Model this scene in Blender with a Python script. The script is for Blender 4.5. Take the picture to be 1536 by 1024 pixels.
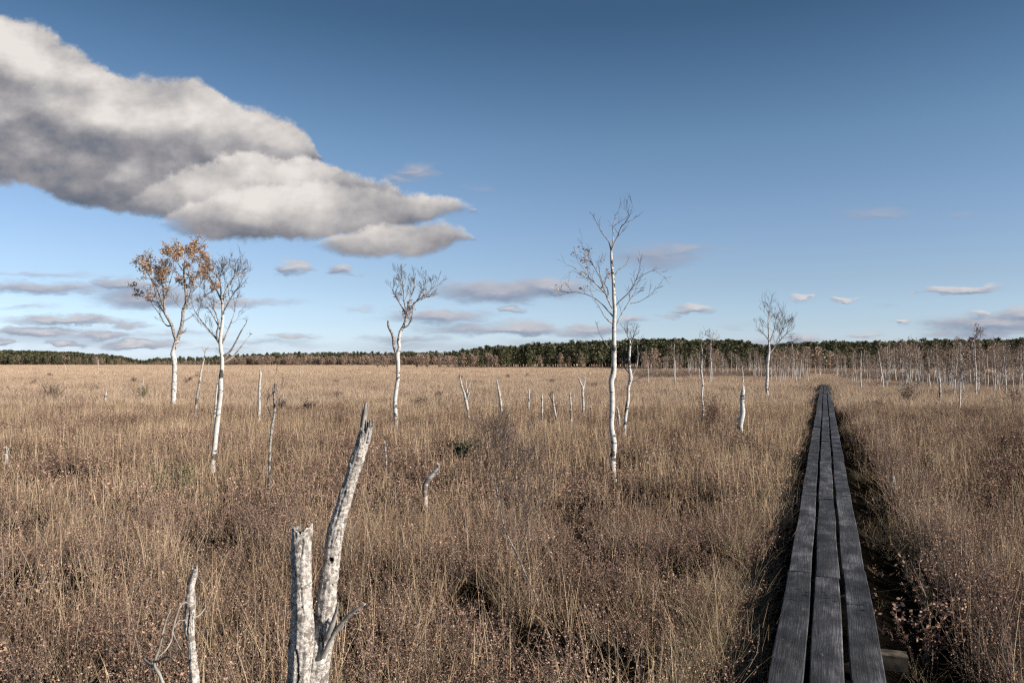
import bpy, math, random
import numpy as np
from mathutils import Vector, noise as mnoise

# ------------------------------------------------------------------ camera
F = 1195.0                      # focal length in pixels of a 1536 px wide frame (28 mm)
HC = 1.83                       # eye height over the bog
HOR = 543.0
PITCH = math.atan((HOR - 512) / F)
scene = bpy.context.scene
for o in list(bpy.data.objects):
    bpy.data.objects.remove(o)
COL = scene.collection
cam_d = bpy.data.cameras.new('camera'); cam = bpy.data.objects.new('camera', cam_d); COL.objects.link(cam)
cam_d.sensor_width = 36; cam_d.lens = 36 * F / 1536; cam_d.clip_start = 0.05; cam_d.clip_end = 5000
cam.location = (0, 0, HC); cam.rotation_euler = (math.pi / 2 + PITCH, 0, 0)
scene.camera = cam

# ------------------------------------------------------------------ light
SUN_EL, SUN_AZ = math.radians(25), math.radians(116)     # azimuth clockwise from the view direction (+Y)
sun_d = bpy.data.lights.new('sun', 'SUN'); sun = bpy.data.objects.new('sun', sun_d); COL.objects.link(sun)
sdir = Vector((math.sin(SUN_AZ) * math.cos(SUN_EL), math.cos(SUN_AZ) * math.cos(SUN_EL), math.sin(SUN_EL)))
sun.rotation_euler = sdir.to_track_quat('Z', 'Y').to_euler()
sun_d.energy = 5.0; sun_d.angle = math.radians(0.5); sun_d.color = (1.0, 0.93, 0.84)
scene.view_settings.view_transform = 'Standard'; scene.view_settings.look = 'None'
scene.view_settings.exposure = 0.7; scene.view_settings.gamma = 1.0
scene.render.engine = 'CYCLES'
cy = scene.cycles
cy.max_bounces = 3; cy.diffuse_bounces = 1; cy.glossy_bounces = 1; cy.transmission_bounces = 2; cy.transparent_max_bounces = 4
cy.use_denoising = False
cy.pixel_filter_type = 'BLACKMAN_HARRIS'; cy.filter_width = 1.3
cy.use_adaptive_sampling = True; cy.adaptive_threshold = 0.012; cy.adaptive_min_samples = 16

def ray(px, py):
    x = (px - 768) / F; y = (512 - py) / F
    return Vector((x, math.cos(PITCH) - y * math.sin(PITCH), math.sin(PITCH) + y * math.cos(PITCH)))
def P(px, py, d):               # the point at distance d (along Y) seen at a pixel of the 1536x1024 frame
    r = ray(px, py); r = r * (d / r.y)
    return Vector((r.x, r.y, r.z + HC))
def gd(py, z=0.08):             # distance at which height z shows on row py
    r = ray(768, py); return (z - HC) / (r.z / r.y)
def XZ(px, py):
    r = ray(px, py); return r.x / r.y, r.z / r.y

# ------------------------------------------------------------------ world: Nishita sky with a deck of clouds
world = bpy.data.worlds.new('World'); scene.world = world; world.use_nodes = True
nt = world.node_tree; nt.nodes.clear()
class NB:
    """tiny node-graph writer"""
    def __init__(s, nt): s.nt = nt
    def n(s, t, **kw):
        nd = s.nt.nodes.new(t)
        for k, v in kw.items(): setattr(nd, k, v)
        return nd
    def put(s, sock, v):
        if isinstance(v, bpy.types.NodeSocket): s.nt.links.new(v, sock)
        elif v is not None: sock.default_value = v
    def m(s, op, a, b=None, c=None, clamp=False):
        nd = s.n('ShaderNodeMath', operation=op, use_clamp=clamp)
        for i, v in enumerate((a, b, c)):
            if v is not None: s.put(nd.inputs[i], v)
        return nd.outputs[0]
    def v(s, op, a, b=None, c=None):
        nd = s.n('ShaderNodeVectorMath', operation=op)
        for i, x in enumerate((a, b, c)):
            if x is not None: s.put(nd.inputs[i], x)
        return nd.outputs['Value'] if op in ('LENGTH', 'DOT_PRODUCT') else nd.outputs[0]
    def xyz(s, x, y, z):
        nd = s.n('ShaderNodeCombineXYZ'); s.put(nd.inputs[0], x); s.put(nd.inputs[1], y); s.put(nd.inputs[2], z); return nd.outputs[0]
    def sep(s, v):
        nd = s.n('ShaderNodeSeparateXYZ'); s.put(nd.inputs[0], v); return nd.outputs
    def noise(s, v, scale, detail=4, rough=.5, dist=0, color=False):
        nd = s.n('ShaderNodeTexNoise'); s.put(nd.inputs['Vector'], v)
        nd.inputs['Scale'].default_value = scale; nd.inputs['Detail'].default_value = detail
        nd.inputs['Roughness'].default_value = rough; nd.inputs['Distortion'].default_value = dist
        return nd.outputs['Color' if color else 0]
    def ss(s, x, a, b, lo=0.0, hi=1.0):
        nd = s.n('ShaderNodeMapRange', interpolation_type='SMOOTHSTEP'); s.put(nd.inputs[0], x)
        for i, q in ((1, a), (2, b), (3, lo), (4, hi)): s.put(nd.inputs[i], q)
        return nd.outputs[0]
    def lin(s, x, a, b, lo=0.0, hi=1.0):
        nd = s.n('ShaderNodeMapRange'); s.put(nd.inputs[0], x)
        for i, q in ((1, a), (2, b), (3, lo), (4, hi)): s.put(nd.inputs[i], q)
        return nd.outputs[0]
    def mix(s, f, a, b):
        nd = s.n('ShaderNodeMix', data_type='RGBA'); s.put(nd.inputs[0], f)
        for i, x in ((6, a), (7, b)):
            if isinstance(x, tuple) and len(x) == 3: x = x + (1,)
            s.put(nd.inputs[i], x)
        return nd.outputs[2]
    def curve(s, x, pts):
        nd = s.n('ShaderNodeFloatCurve'); s.put(nd.inputs['Value'], x); c = nd.mapping.curves[0]
        while len(c.points) < len(pts): c.points.new(0.5, 0.5)
        for p, (a, b) in zip(c.points, pts): p.location = (a, b); p.handle_type = 'AUTO_CLAMPED'
        nd.mapping.update(); return nd.outputs[0]
    def ramp(s, x, stops):
        nd = s.n('ShaderNodeValToRGB'); s.put(nd.inputs[0], x); e = nd.color_ramp.elements
        while len(e) < len(stops): e.new(0.5)
        for q, (p, c) in zip(e, stops): q.position = p; q.color = tuple(c) + (1,)
        return nd.outputs[0]
w = NB(nt)
sky = w.n('ShaderNodeTexSky', sky_type='NISHITA', sun_disc=False, sun_elevation=SUN_EL, sun_rotation=SUN_AZ,
          air_density=1.0, dust_density=0.6, ozone_density=1.6, altitude=50)
hs = w.n('ShaderNodeHueSaturation'); hs.inputs['Saturation'].default_value = 0.80; hs.inputs['Value'].default_value = 1.0
w.put(hs.inputs['Color'], sky.outputs[0])
SKYMUL = 1.0
tc = w.n('ShaderNodeTexCoord')
g = w.sep(tc.outputs['Generated'])
yy = w.m('MAXIMUM', g[1], 0.05)
X = w.m('DIVIDE', g[0], yy); Z = w.m('DIVIDE', g[2], yy)
P0 = w.xyz(X, Z, 0.0)
# --- the large cumulus: two lobes between a top and a bottom curve, broken up by noise
SP = w.v('MULTIPLY', P0, (1.0, 1.25, 1))
nz = w.noise(SP, 9.0, 9, .57, color=True)
warp = w.v('MULTIPLY', w.v('SUBTRACT', nz, (0.5, 0.5, 0.5)), (0.050, 0.040, 0))
Q = w.v('ADD', P0, warp)
qs = w.sep(Q)
x0, x1 = XZ(-300, 500)[0], XZ(760, 500)[0]
fx = w.lin(qs[0], x0, x1)
def cpts(l):
    out = []
    for a, b in l:
        X_, Z_ = XZ(a, b); out.append(((X_ - x0) / (x1 - x0), Z_))
    return out
fb = w.noise(w.v('ADD', SP, (3.1, 1.7, 0)), 16.0, 9, .62)
LP = w.v('ADD', w.v('MULTIPLY', P0, (.85, 1.5, 1)), w.v('MULTIPLY', warp, (.7, .7, .7)))
lo1 = w.noise(w.v('ADD', LP, (5.3, 2.2, 0)), 9.5, 3.6, .48)
lo2 = w.noise(w.v('ADD', LP, (5.3 + 0.016, 2.2 + 0.034, 0)), 9.5, 3.6, .48)
emb = w.m('SUBTRACT', lo1, lo2)                        # thinner towards the sun than here: a face turned to the light
def lobe(top, bot, k, off, hard=0.02, soft=0.0065, fade=None):
    top = w.curve(fx, cpts(top)); bot = w.curve(fx, cpts(bot))
    h = w.m('MAXIMUM', w.m('SUBTRACT', top, bot), 0.004)
    t = w.m('DIVIDE', w.m('SUBTRACT', qs[1], bot), h, clamp=True)
    e = w.m('MINIMUM', w.m('SUBTRACT', qs[1], bot), w.m('SUBTRACT', top, qs[1]))
    e = w.m('ADD', e, w.m('MULTIPLY', w.m('SUBTRACT', fb, 0.5), hard))
    v = w.m('ADD', w.m('MULTIPLY', w.m('POWER', t, 0.80), 0.84), w.m('MULTIPLY', emb, k)); v = w.m('ADD', v, w.m('MULTIPLY', w.m('SUBTRACT', fb, 0.5), 1.05))
    v = w.m('MULTIPLY', w.m('ADD', v, off), .87)
    c = w.ramp(v, [(0.0, (0.080, 0.095, 0.125)), (0.20, (0.118, 0.126, 0.151)), (0.38, (0.186, 0.182, 0.196)), (0.60, (0.290, 0.280, 0.283)), (0.80, (0.40, 0.378, 0.362)), (1.0, (0.50, 0.475, 0.45))])
    a = w.ss(e, -0.005, soft)
    if fade: a = w.m('MULTIPLY', a, w.ss(qs[0], XZ(fade[0], 300)[0], XZ(fade[1], 300)[0]))
    return a, c
LOBES = [lobe([(-300, -60), (-100, 0), (0, 26), (60, 44), (130, 82), (200, 114), (240, 110), (285, 112), (322, 136), (350, 156), (400, 170), (450, 192), (478, 225), (520, 330), (760, 420)],
              [(-300, 250), (-100, 262), (0, 274), (60, 288), (130, 306), (230, 322), (330, 330), (400, 310), (450, 262), (478, 232), (540, 300), (760, 330)], 1.5, .15, .045),
         lobe([(-300, 420), (200, 300), (250, 262), (300, 246), (380, 236), (440, 234), (500, 240), (545, 258), (590, 270), (618, 290), (680, 340), (760, 400)],
              [(-300, 330), (150, 318), (240, 325), (340, 345), (440, 345), (520, 330), (590, 312), (618, 300), (680, 300), (760, 300)], 1.3, .25, .060, fade=(170, 330)),
         lobe([(-300, 420), (215, 370), (250, 326), (290, 300), (330, 284), (430, 272), (520, 274), (600, 282), (650, 294), (690, 308), (712, 326), (760, 400)],
              [(-300, 330), (215, 330), (255, 342), (330, 356), (440, 366), (520, 362), (600, 344), (690, 322), (712, 322), (760, 310)], 1.0, .24, .045, fade=(215, 300)),
         lobe([(-300, 460), (460, 400), (490, 364), (530, 346), (580, 334), (640, 332), (690, 340), (712, 360), (760, 420)],
              [(-300, 330), (460, 370), (500, 380), (560, 390), (610, 388), (650, 378), (695, 362), (760, 340)], 1.2, .16, .028, fade=(465, 520))]
# --- small flat clouds
SC = [(436, 402, 22, 10, 1), (513, 405, 26, 9, 1), (755, 438, 112, 16, 1), (825, 432, 60, 13, 1), (767, 465, 19, 7, .9), (655, 474, 85, 11, .9), (700, 492, 90, 10, .8), (780, 493, 75, 10, 1),
      (610, 508, 70, 8, .8), (890, 496, 60, 10, .9), (985, 385, 80, 20, .75), (1025, 374, 45, 9, .7), (1316, 321, 62, 12, .62), (1440, 322, 22, 7, .52), (1042, 464, 36, 7, 1), (1008, 475, 22, 4, .8),
      (948, 480, 27, 7, .9), (1203, 446, 16, 4, .8), (1273, 449, 20, 5, .9), (1355, 482, 15, 6, 1), (1445, 435, 52, 7, 1), (1376, 440, 17, 4, .7), (1470, 468, 22, 6, .9), (1490, 487, 105, 15, 1),
      (1540, 472, 50, 12, 1), (1480, 502, 110, 8, .8), (1402, 498, 34, 6, .8), (1290, 503, 28, 6, .8), (1205, 508, 34, 8, .9), (1120, 514, 60, 8, .7), (182, 426, 42, 12, 1.05), (225, 446, 95, 18, .9),
      (345, 455, 105, 7, .75), (60, 433, 130, 11, .85), (60, 411, 110, 6, .62), (105, 480, 100, 8, .95), (190, 487, 50, 5, .8), (60, 497, 75, 9, 1), (150, 503, 60, 7, .9), (205, 516, 65, 7, 1.1), (95, 516, 38, 6, 1),
      (0, 515, 26, 8, 1), (90, 507, 240, 22, .62), (435, 505, 48, 5, .8), (400, 515, 120, 8, .6), (540, 464, 26, 4, .6), (720, 281, 34, 6, .5), (625, 254, 32, 12, .75), (600, 268, 40, 8, .7), (1090, 375, 50, 5, .5), (620, 520, 120, 10, .6), (300, 425, 60, 5, .5), (250, 500, 110, 7, .65), (330, 525, 90, 5, .6), (820, 515, 90, 7, .65), (40, 462, 60, 5, .6), (720, 523, 80, 6, .6), (1330, 460, 22, 4, .5), (1100, 490, 30, 4, .5), (1240, 520, 70, 6, .5)]
nz2 = w.noise(w.v('MULTIPLY', P0, (1, 3.2, 1)), 22.0, 5, .6, color=True)
Q2 = w.v('ADD', P0, w.v('MULTIPLY', w.v('SUBTRACT', nz2, (0.5, 0.5, 0.5)), (0.080, 0.026, 0)))
def small(vec):
    acc = None
    for cx, cy_, rx, ry, am in SC:
        X_, Z_ = XZ(cx, cy_); sx, sy = F / rx / 1.3, F / ry / 1.35
        nd = w.v('MULTIPLY_ADD', vec, (sx, sy, 0), (-X_ * sx, -Z_ * sy, 0))
        l = w.m('MULTIPLY_ADD', w.v('LENGTH', nd), -min(1.0, am * am), min(1.0, am * am))
        acc = l if acc is None else w.m('SMOOTH_MAX', acc, l, 0.15)
    return acc
d0 = small(Q2); d1 = small(w.v('ADD', Q2, (0.004, 0.0055, 0)))
a3 = w.m('MULTIPLY', w.ss(d0, 0.0, 0.60), 0.92)
s3 = w.m('ADD', 0.40, w.m('MULTIPLY', w.m('SUBTRACT', d0, d1), 0.85))
s3 = w.m('ADD', s3, w.m('MULTIPLY', w.m('SUBTRACT', w.sep(nz2)[2], 0.5), 0.5))
c3 = w.ramp(s3, [(0.0, (0.140, 0.178, 0.250)), (0.38, (0.195, 0.222, 0.285)), (0.64, (0.280, 0.285, 0.325)), (1.0, (0.43, 0.42, 0.425))])
fwd = w.ss(g[1], 0.1, 0.3)
STR = 0.1
skyc = w.v('MULTIPLY', hs.outputs[0], (SKYMUL * STR,) * 3)
# clear-sky colour grading by elevation (polarised deep blue overhead, pale at the horizon)
el = w.m('DIVIDE', g[2], 0.5)
skyc = w.v('MULTIPLY', skyc, w.ramp(el, [(0.0, (0.32, 0.385, 0.57)), (0.09, (0.262, 0.31, 0.425)), (0.194, (0.237, 0.27, 0.337)), (0.378, (0.204, 0.247, 0.306)), (0.525, (0.166, 0.224, 0.274)), (0.665, (0.119, 0.177, 0.228)), (0.79, (0.082, 0.136, 0.178)), (1.0, (0.075, 0.115, 0.155))]))
skyc = w.v('MULTIPLY', skyc, (2.5, 2.5, 2.5))
col = w.mix(w.m('MULTIPLY', a3, fwd), skyc, c3)
for a_, c_ in LOBES: col = w.mix(w.m('MULTIPLY', a_, fwd), col, c_)
bg = w.n('ShaderNodeBackground'); w.put(bg.inputs[0], col); bg.inputs[1].default_value = 1.0
# the sky texture is scaled to strength 0.1 in front of the clouds, so the Background stays at 1
out = w.n('ShaderNodeOutputWorld'); nt.links.new(bg.outputs[0], out.inputs[0])
world.cycles.sampling_method = 'MANUAL'; world.cycles.sample_map_resolution = 256

# ------------------------------------------------------------------ materials
def new_mat(name):
    m = bpy.data.materials.new(name); m.use_nodes = True; m.node_tree.nodes.clear(); return m, NB(m.node_tree)
def finish(m, b, sh):
    o = b.n('ShaderNodeOutputMaterial'); b.nt.links.new(sh, o.inputs[0]); return m
def leafy(name, stops, trans=0.25, world_scale=0.35, amp=0.5):
    """foliage colour: tint attribute per blade or leaf, shifted per clump and by broad patches over the bog"""
    m, b = new_mat(name)
    at = b.n('ShaderNodeAttribute', attribute_name='tint').outputs['Fac']
    oi = b.n('ShaderNodeObjectInfo').outputs['Random']
    geo = b.n('ShaderNodeNewGeometry').outputs['Position']
    nzv = b.noise(geo, world_scale, 3, .6)
    x = b.m('ADD', b.m('MULTIPLY', at, 0.62), b.m('MULTIPLY', oi, 0.22))
    x = b.m('ADD', x, b.m('MULTIPLY', b.m('SUBTRACT', nzv, 0.42), amp))
    c = b.ramp(x, stops)
    df = b.n('ShaderNodeBsdfDiffuse'); b.put(df.inputs[0], c)
    tr = b.n('ShaderNodeBsdfTranslucent'); b.put(tr.inputs[0], c)
    mx = b.n('ShaderNodeMixShader'); mx.inputs[0].default_value = trans
    b.nt.links.new(df.outputs[0], mx.inputs[1]); b.nt.links.new(tr.outputs[0], mx.inputs[2])
    return finish(m, b, mx.outputs[0])
M = {}
M['straw'] = leafy('dry_sedge', [(0.0, (0.08, 0.050, 0.036)), (0.3, (0.22, 0.148, 0.096)), (0.6, (0.46, 0.332, 0.212)), (1.0, (0.90, 0.71, 0.48))], .12)
M['strawfar'] = leafy('bleached_sedge', [(0.0, (0.25, 0.172, 0.122)), (0.4, (0.43, 0.312, 0.218)), (1.0, (0.70, 0.54, 0.39))], .25, .22, .8)
M['heath'] = leafy('heath_leaf', [(0.0, (0.05, 0.029, 0.024)), (0.3, (0.17, 0.104, 0.076)), (0.66, (0.41, 0.258, 0.188)), (1.0, (0.72, 0.50, 0.375))], .1)
M['twig'] = leafy('heath_twig', [(0.0, (0.06, 0.042, 0.034)), (0.6, (0.17, 0.125, 0.10)), (1.0, (0.36, 0.30, 0.25))], 0.0)
M['sprig'] = leafy('pale_dead_leaf', [(0.0, (0.32, 0.19, 0.12)), (0.5, (0.52, 0.345, 0.24)), (1.0, (0.78, 0.62, 0.44))])
M['green'] = leafy('green_sedge', [(0.0, (0.10, 0.080, 0.045)), (0.4, (0.26, 0.20, 0.12)), (0.75, (0.46, 0.365, 0.235)), (1.0, (0.66, 0.53, 0.36))])
M['orange'] = leafy('autumn_leaf', [(0.0, (0.32, 0.19, 0.11)), (0.35, (0.55, 0.35, 0.21)), (0.75, (0.74, 0.52, 0.34)), (1.0, (0.85, 0.70, 0.53))], 0.4)
M['pinkleaf'] = leafy('last_leaf', [(0.0, (0.32, 0.19, 0.14)), (0.5, (0.50, 0.35, 0.27)), (1.0, (0.70, 0.60, 0.48))], 0.3)
M['pine'] = leafy('pine_needles', [(0.0, (0.024, 0.028, 0.018)), (0.35, (0.070, 0.074, 0.042)), (0.7, (0.15, 0.143, 0.082)), (1.0, (0.25, 0.225, 0.14))], 0.1, 0.03, 0.7)
M['brown'] = leafy('brown_crown', [(0.0, (0.12, 0.085, 0.066)), (0.4, (0.27, 0.195, 0.150)), (1.0, (0.56, 0.42, 0.31))], 0.2, 0.05, 0.5)
M['bush'] = leafy('bush_twig', [(0.0, (0.06, 0.042, 0.038)), (0.6, (0.13, 0.09, 0.08)), (1.0, (0.22, 0.15, 0.13))], 0.1)
M['greenbush'] = leafy('green_bush_leaf', [(0.0, (0.07, 0.075, 0.03)), (0.5, (0.17, 0.165, 0.08)), (1.0, (0.33, 0.30, 0.17))], 0.2)

def bark_mat(name, white=(0.54, 0.51, 0.47), dark=(0.07, 0.06, 0.055), s=1.0, patch=0.56, grey=0.0, bump=0.35):
    m, b = new_mat(name)
    co = b.n('ShaderNodeTexCoord').outputs['Object']
    rnd = b.n('ShaderNodeObjectInfo').outputs['Random']
    co = b.v('ADD', co, b.xyz(b.m('MULTIPLY', rnd, 37.0), 0.0, b.m('MULTIPLY', rnd, 19.0)))
    flat = b.v('MULTIPLY', co, (1, 1, 2.6))
    n1 = b.noise(flat, 9 * s, 5, .62)             # horizontal peeling bands
    n2 = b.noise(co, 5 * s, 5, .6, 0.6)           # black patches
    n3 = b.noise(co, 60 * s, 3, .6)
    tint = b.mix(b.ss(n1, 0.45, 0.68), white, tuple(c * 0.72 for c in white))
    tint = b.mix(b.m('MULTIPLY', b.ss(n3, 0.45, 0.75), 0.5), tint, tuple(c * 0.5 + 0.02 for c in white))
    oz = b.sep(b.n('ShaderNodeTexCoord').outputs['Object'])[2]           # old bark is black and cracked towards the foot
    foot = b.m('ADD', b.ss(oz, 0.15, 0.9, 0.085, 0.0), b.m('ADD', n2, b.m('MULTIPLY', b.m('SUBTRACT', n1, 0.5), 0.6)))
    msk = b.ss(foot, patch, patch + 0.05)
    lent = b.ss(b.noise(b.v('MULTIPLY', co, (1, 1, 9)), 22 * s, 2, .5), 0.66, 0.72)
    msk = b.m('MAXIMUM', msk, b.m('MULTIPLY', lent, 0.4))
    c = b.mix(msk, tint, dark)
    if grey: c = b.mix(grey, c, (0.30, 0.275, 0.25))
    bp = b.n('ShaderNodeBump'); bp.inputs['Strength'].default_value = bump; bp.inputs['Distance'].default_value = 0.004
    b.put(bp.inputs['Height'], b.m('ADD', n1, b.m('MULTIPLY', n3, 0.6)))
    pr = b.n('ShaderNodeBsdfPrincipled'); b.put(pr.inputs['Base Color'], c); pr.inputs['Roughness'].default_value = .8
    pr.inputs['Specular IOR Level'].default_value = .15
    b.nt.links.new(bp.outputs[0], pr.inputs['Normal'])
    return finish(m, b, pr.outputs[0])
M['birch'] = bark_mat('birch_bark')
M['birch_far'] = bark_mat('birch_bark_far', white=(0.54, 0.495, 0.45), s=0.6, patch=0.62, bump=0)
M['snag'] = bark_mat('weathered_snag', white=(0.47, 0.435, 0.39), dark=(0.12, 0.095, 0.08), patch=0.54, grey=0.15)
M['greysnag'] = bark_mat('lichened_snag', white=(0.33, 0.31, 0.285), dark=(0.09, 0.078, 0.07), s=2.5, patch=0.52, bump=0.8)
def branch_mat(name, a, c_):
    m, b = new_mat(name)
    co = b.n('ShaderNodeTexCoord').outputs['Object']
    c = b.mix(b.ss(b.noise(co, 14, 4, .6), .35, .65), a, c_)
    df = b.n('ShaderNodeBsdfDiffuse'); b.put(df.inputs[0], c)
    return finish(m, b, df.outputs[0])
M['branch'] = branch_mat('birch_branch', (0.11, 0.085, 0.075), (0.24, 0.205, 0.18))
M['twigs'] = branch_mat('birch_twig', (0.08, 0.062, 0.056), (0.16, 0.128, 0.115))
M['palelimb'] = branch_mat('pale_limb', (0.13, 0.11, 0.10), (0.36, 0.325, 0.29))
M['beamwood'] = branch_mat('old_beam', (0.05, 0.042, 0.034), (0.13, 0.108, 0.085))
M['pinebark'] = branch_mat('pine_trunk', (0.10, 0.07, 0.05), (0.20, 0.14, 0.11))
M['deadwood'] = branch_mat('bare_dead_wood', (0.19, 0.168, 0.148), (0.36, 0.33, 0.295))

# foreground bark: lichened, cracked, chalky
def stump_mat():
    m, b = new_mat('old_birch_bark')
    co = b.n('ShaderNodeTexCoord').outputs['Object']
    fl = b.v('MULTIPLY', co, (1, 1, 1.35))
    big = b.noise(fl, 16, 5, .62, .4); mid = b.noise(fl, 55, 4, .62); fin = b.noise(co, 190, 3, .65)
    crack = b.noise(b.v('MULTIPLY', co, (1, 1, .16)), 34, 4, .55, .6)
    ck = b.ss(b.m('ABSOLUTE', b.m('SUBTRACT', crack, 0.52)), 0.0, 0.014)
    ckm = b.m('MULTIPLY', b.m('SUBTRACT', 1.0, ck), b.ss(b.noise(co, 11, 3, .5), .46, .56))
    c = b.mix(b.ss(mid, .38, .60), (0.56, 0.515, 0.465), (0.29, 0.255, 0.225))
    c = b.mix(b.ss(b.m('ADD', big, b.m('MULTIPLY', b.m('SUBTRACT', mid, .5), .5)), .53, .63), c, (0.185, 0.16, 0.14))
    c = b.mix(b.m('MULTIPLY', b.ss(fin, .54, .62), .75), c, (0.12, 0.10, 0.088))
    c = b.mix(b.ss(b.noise(co, 28, 4, .6), .60, .66), c, (0.56, 0.53, 0.49))
    # tint darkens cracks and hole, and paints shade on the side away from the sun
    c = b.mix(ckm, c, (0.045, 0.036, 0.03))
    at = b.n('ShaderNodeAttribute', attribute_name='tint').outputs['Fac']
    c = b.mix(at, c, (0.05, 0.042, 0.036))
    bp = b.n('ShaderNodeBump'); bp.inputs['Strength'].default_value = 0.9; bp.inputs['Distance'].default_value = 0.006
    hgt = b.m('ADD', b.m('MULTIPLY', mid, 1.0), b.m('MULTIPLY', fin, .5)); hgt = b.m('SUBTRACT', hgt, b.m('MULTIPLY', ckm, 1.2))
    b.put(bp.inputs['Height'], hgt)
    pr = b.n('ShaderNodeBsdfPrincipled'); b.put(pr.inputs['Base Color'], c); pr.inputs['Roughness'].default_value = .9
    pr.inputs['Specular IOR Level'].default_value = .1
    b.nt.links.new(bp.outputs[0], pr.inputs['Normal'])
    return finish(m, b, pr.outputs[0])
M['stump'] = stump_mat()

# weathered planks
def plank_mat():
    m, b = new_mat('weathered_plank')
    uv = b.n('ShaderNodeAttribute', attribute_name='board', attribute_type='GEOMETRY').outputs['Vector']   # metres along / across / plank number
    s = b.sep(uv)
    seed = b.m('MULTIPLY', s[2], 7.31)
    v = b.xyz(b.m('MULTIPLY', s[0], 1.0), b.m('MULTIPLY', s[1], 9.0), seed)
    wob = b.noise(v, 1.1, 4, .55, .3)
    knot = b.n('ShaderNodeTexVoronoi'); knot.inputs['Scale'].default_value = 1.0
    b.put(knot.inputs['Vector'], b.xyz(b.m('MULTIPLY', s[0], 1.7), b.m('MULTIPLY', s[1], 6.5), seed))
    kd = knot.outputs['Distance']
    kn = b.ss(kd, 0.02, 0.10, 1.0, 0.0)
    rings = b.m('ADD', b.m('MULTIPLY', s[1], 260.0), b.m('MULTIPLY', wob, 46.0))
    rings = b.m('ADD', rings, b.m('MULTIPLY', b.ss(kd, 0.0, .4, 1.0, 0.0), 7.0))
    gr = b.m('SINE', rings)
    fib = b.noise(b.xyz(b.m('MULTIPLY', s[0], 3.0), b.m('MULTIPLY', s[1], 190.0), seed), 1.0, 6, .72)
    blot = b.noise(b.xyz(s[0], b.m('MULTIPLY', s[1], 2.0), seed), 2.6, 4, .6)
    tone = b.m('ADD', b.m('MULTIPLY', fib, .62), b.m('SUBTRACT', b.m('MULTIPLY', blot, .85), .18))
    tone = b.m('ADD', tone, b.m('SUBTRACT', b.m('MULTIPLY', b.m('FRACT', b.m('MULTIPLY', s[2], 0.618)), .12), .11))
    c = b.ramp(tone, [(0.28, (0.010, 0.0095, 0.0095)), (0.44, (0.026, 0.025, 0.026)), (0.57, (0.060, 0.058, 0.062)), (0.72, (0.16, 0.155, 0.16))])
    c = b.mix(b.m('MULTIPLY', b.ss(gr, .0, 1.0), .45), c, (0.026, 0.027, 0.032))
    c = b.mix(kn, c, (0.022, 0.02, 0.02))
    worn = b.ss(b.noise(b.xyz(b.m('MULTIPLY', s[0], 13.0), b.m('MULTIPLY', s[1], 16.0), seed), 1.0, 5, .7), .63, .74)
    c = b.mix(b.m('MULTIPLY', worn, .75), c, (0.25, 0.24, 0.235))
    bp = b.n('ShaderNodeBump'); bp.inputs['Strength'].default_value = .7; bp.inputs['Distance'].default_value = .004
    b.put(bp.inputs['Height'], b.m('SUBTRACT', b.m('ADD', fib, b.m('MULTIPLY', blot, .8)), b.m('MULTIPLY', gr, .10)))
    pr = b.n('ShaderNodeBsdfPrincipled'); b.put(pr.inputs['Base Color'], c); pr.inputs['Roughness'].default_value = .75
    pr.inputs['Specular IOR Level'].default_value = .2
    b.nt.links.new(bp.outputs[0], pr.inputs['Normal'])
    return finish(m, b, pr.outputs[0])
M['plank'] = plank_mat()

def ground_mat():
    m, b = new_mat('bog_soil')
    geo = b.n('ShaderNodeNewGeometry').outputs['Position']
    s = b.sep(geo)
    n1 = b.noise(geo, 0.16, 5, .6); n2 = b.noise(geo, 3.0, 5, .65); n3 = b.noise(geo, 30, 3, .6)
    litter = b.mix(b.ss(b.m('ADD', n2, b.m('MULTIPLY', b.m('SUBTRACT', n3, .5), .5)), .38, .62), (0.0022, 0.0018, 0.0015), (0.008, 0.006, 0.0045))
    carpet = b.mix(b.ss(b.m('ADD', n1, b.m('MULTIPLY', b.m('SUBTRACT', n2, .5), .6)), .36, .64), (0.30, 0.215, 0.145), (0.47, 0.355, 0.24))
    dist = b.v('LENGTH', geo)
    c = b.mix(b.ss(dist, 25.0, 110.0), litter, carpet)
    df = b.n('ShaderNodeBsdfDiffuse'); b.put(df.inputs[0], c)
    bp = b.n('ShaderNodeBump'); bp.inputs['Strength'].default_value = 1.0; bp.inputs['Distance'].default_value = .03
    b.put(bp.inputs['Height'], n2); b.nt.links.new(bp.outputs[0], df.inputs['Normal'])
    return finish(m, b, df.outputs[0])
M['ground'] = ground_mat()

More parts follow.
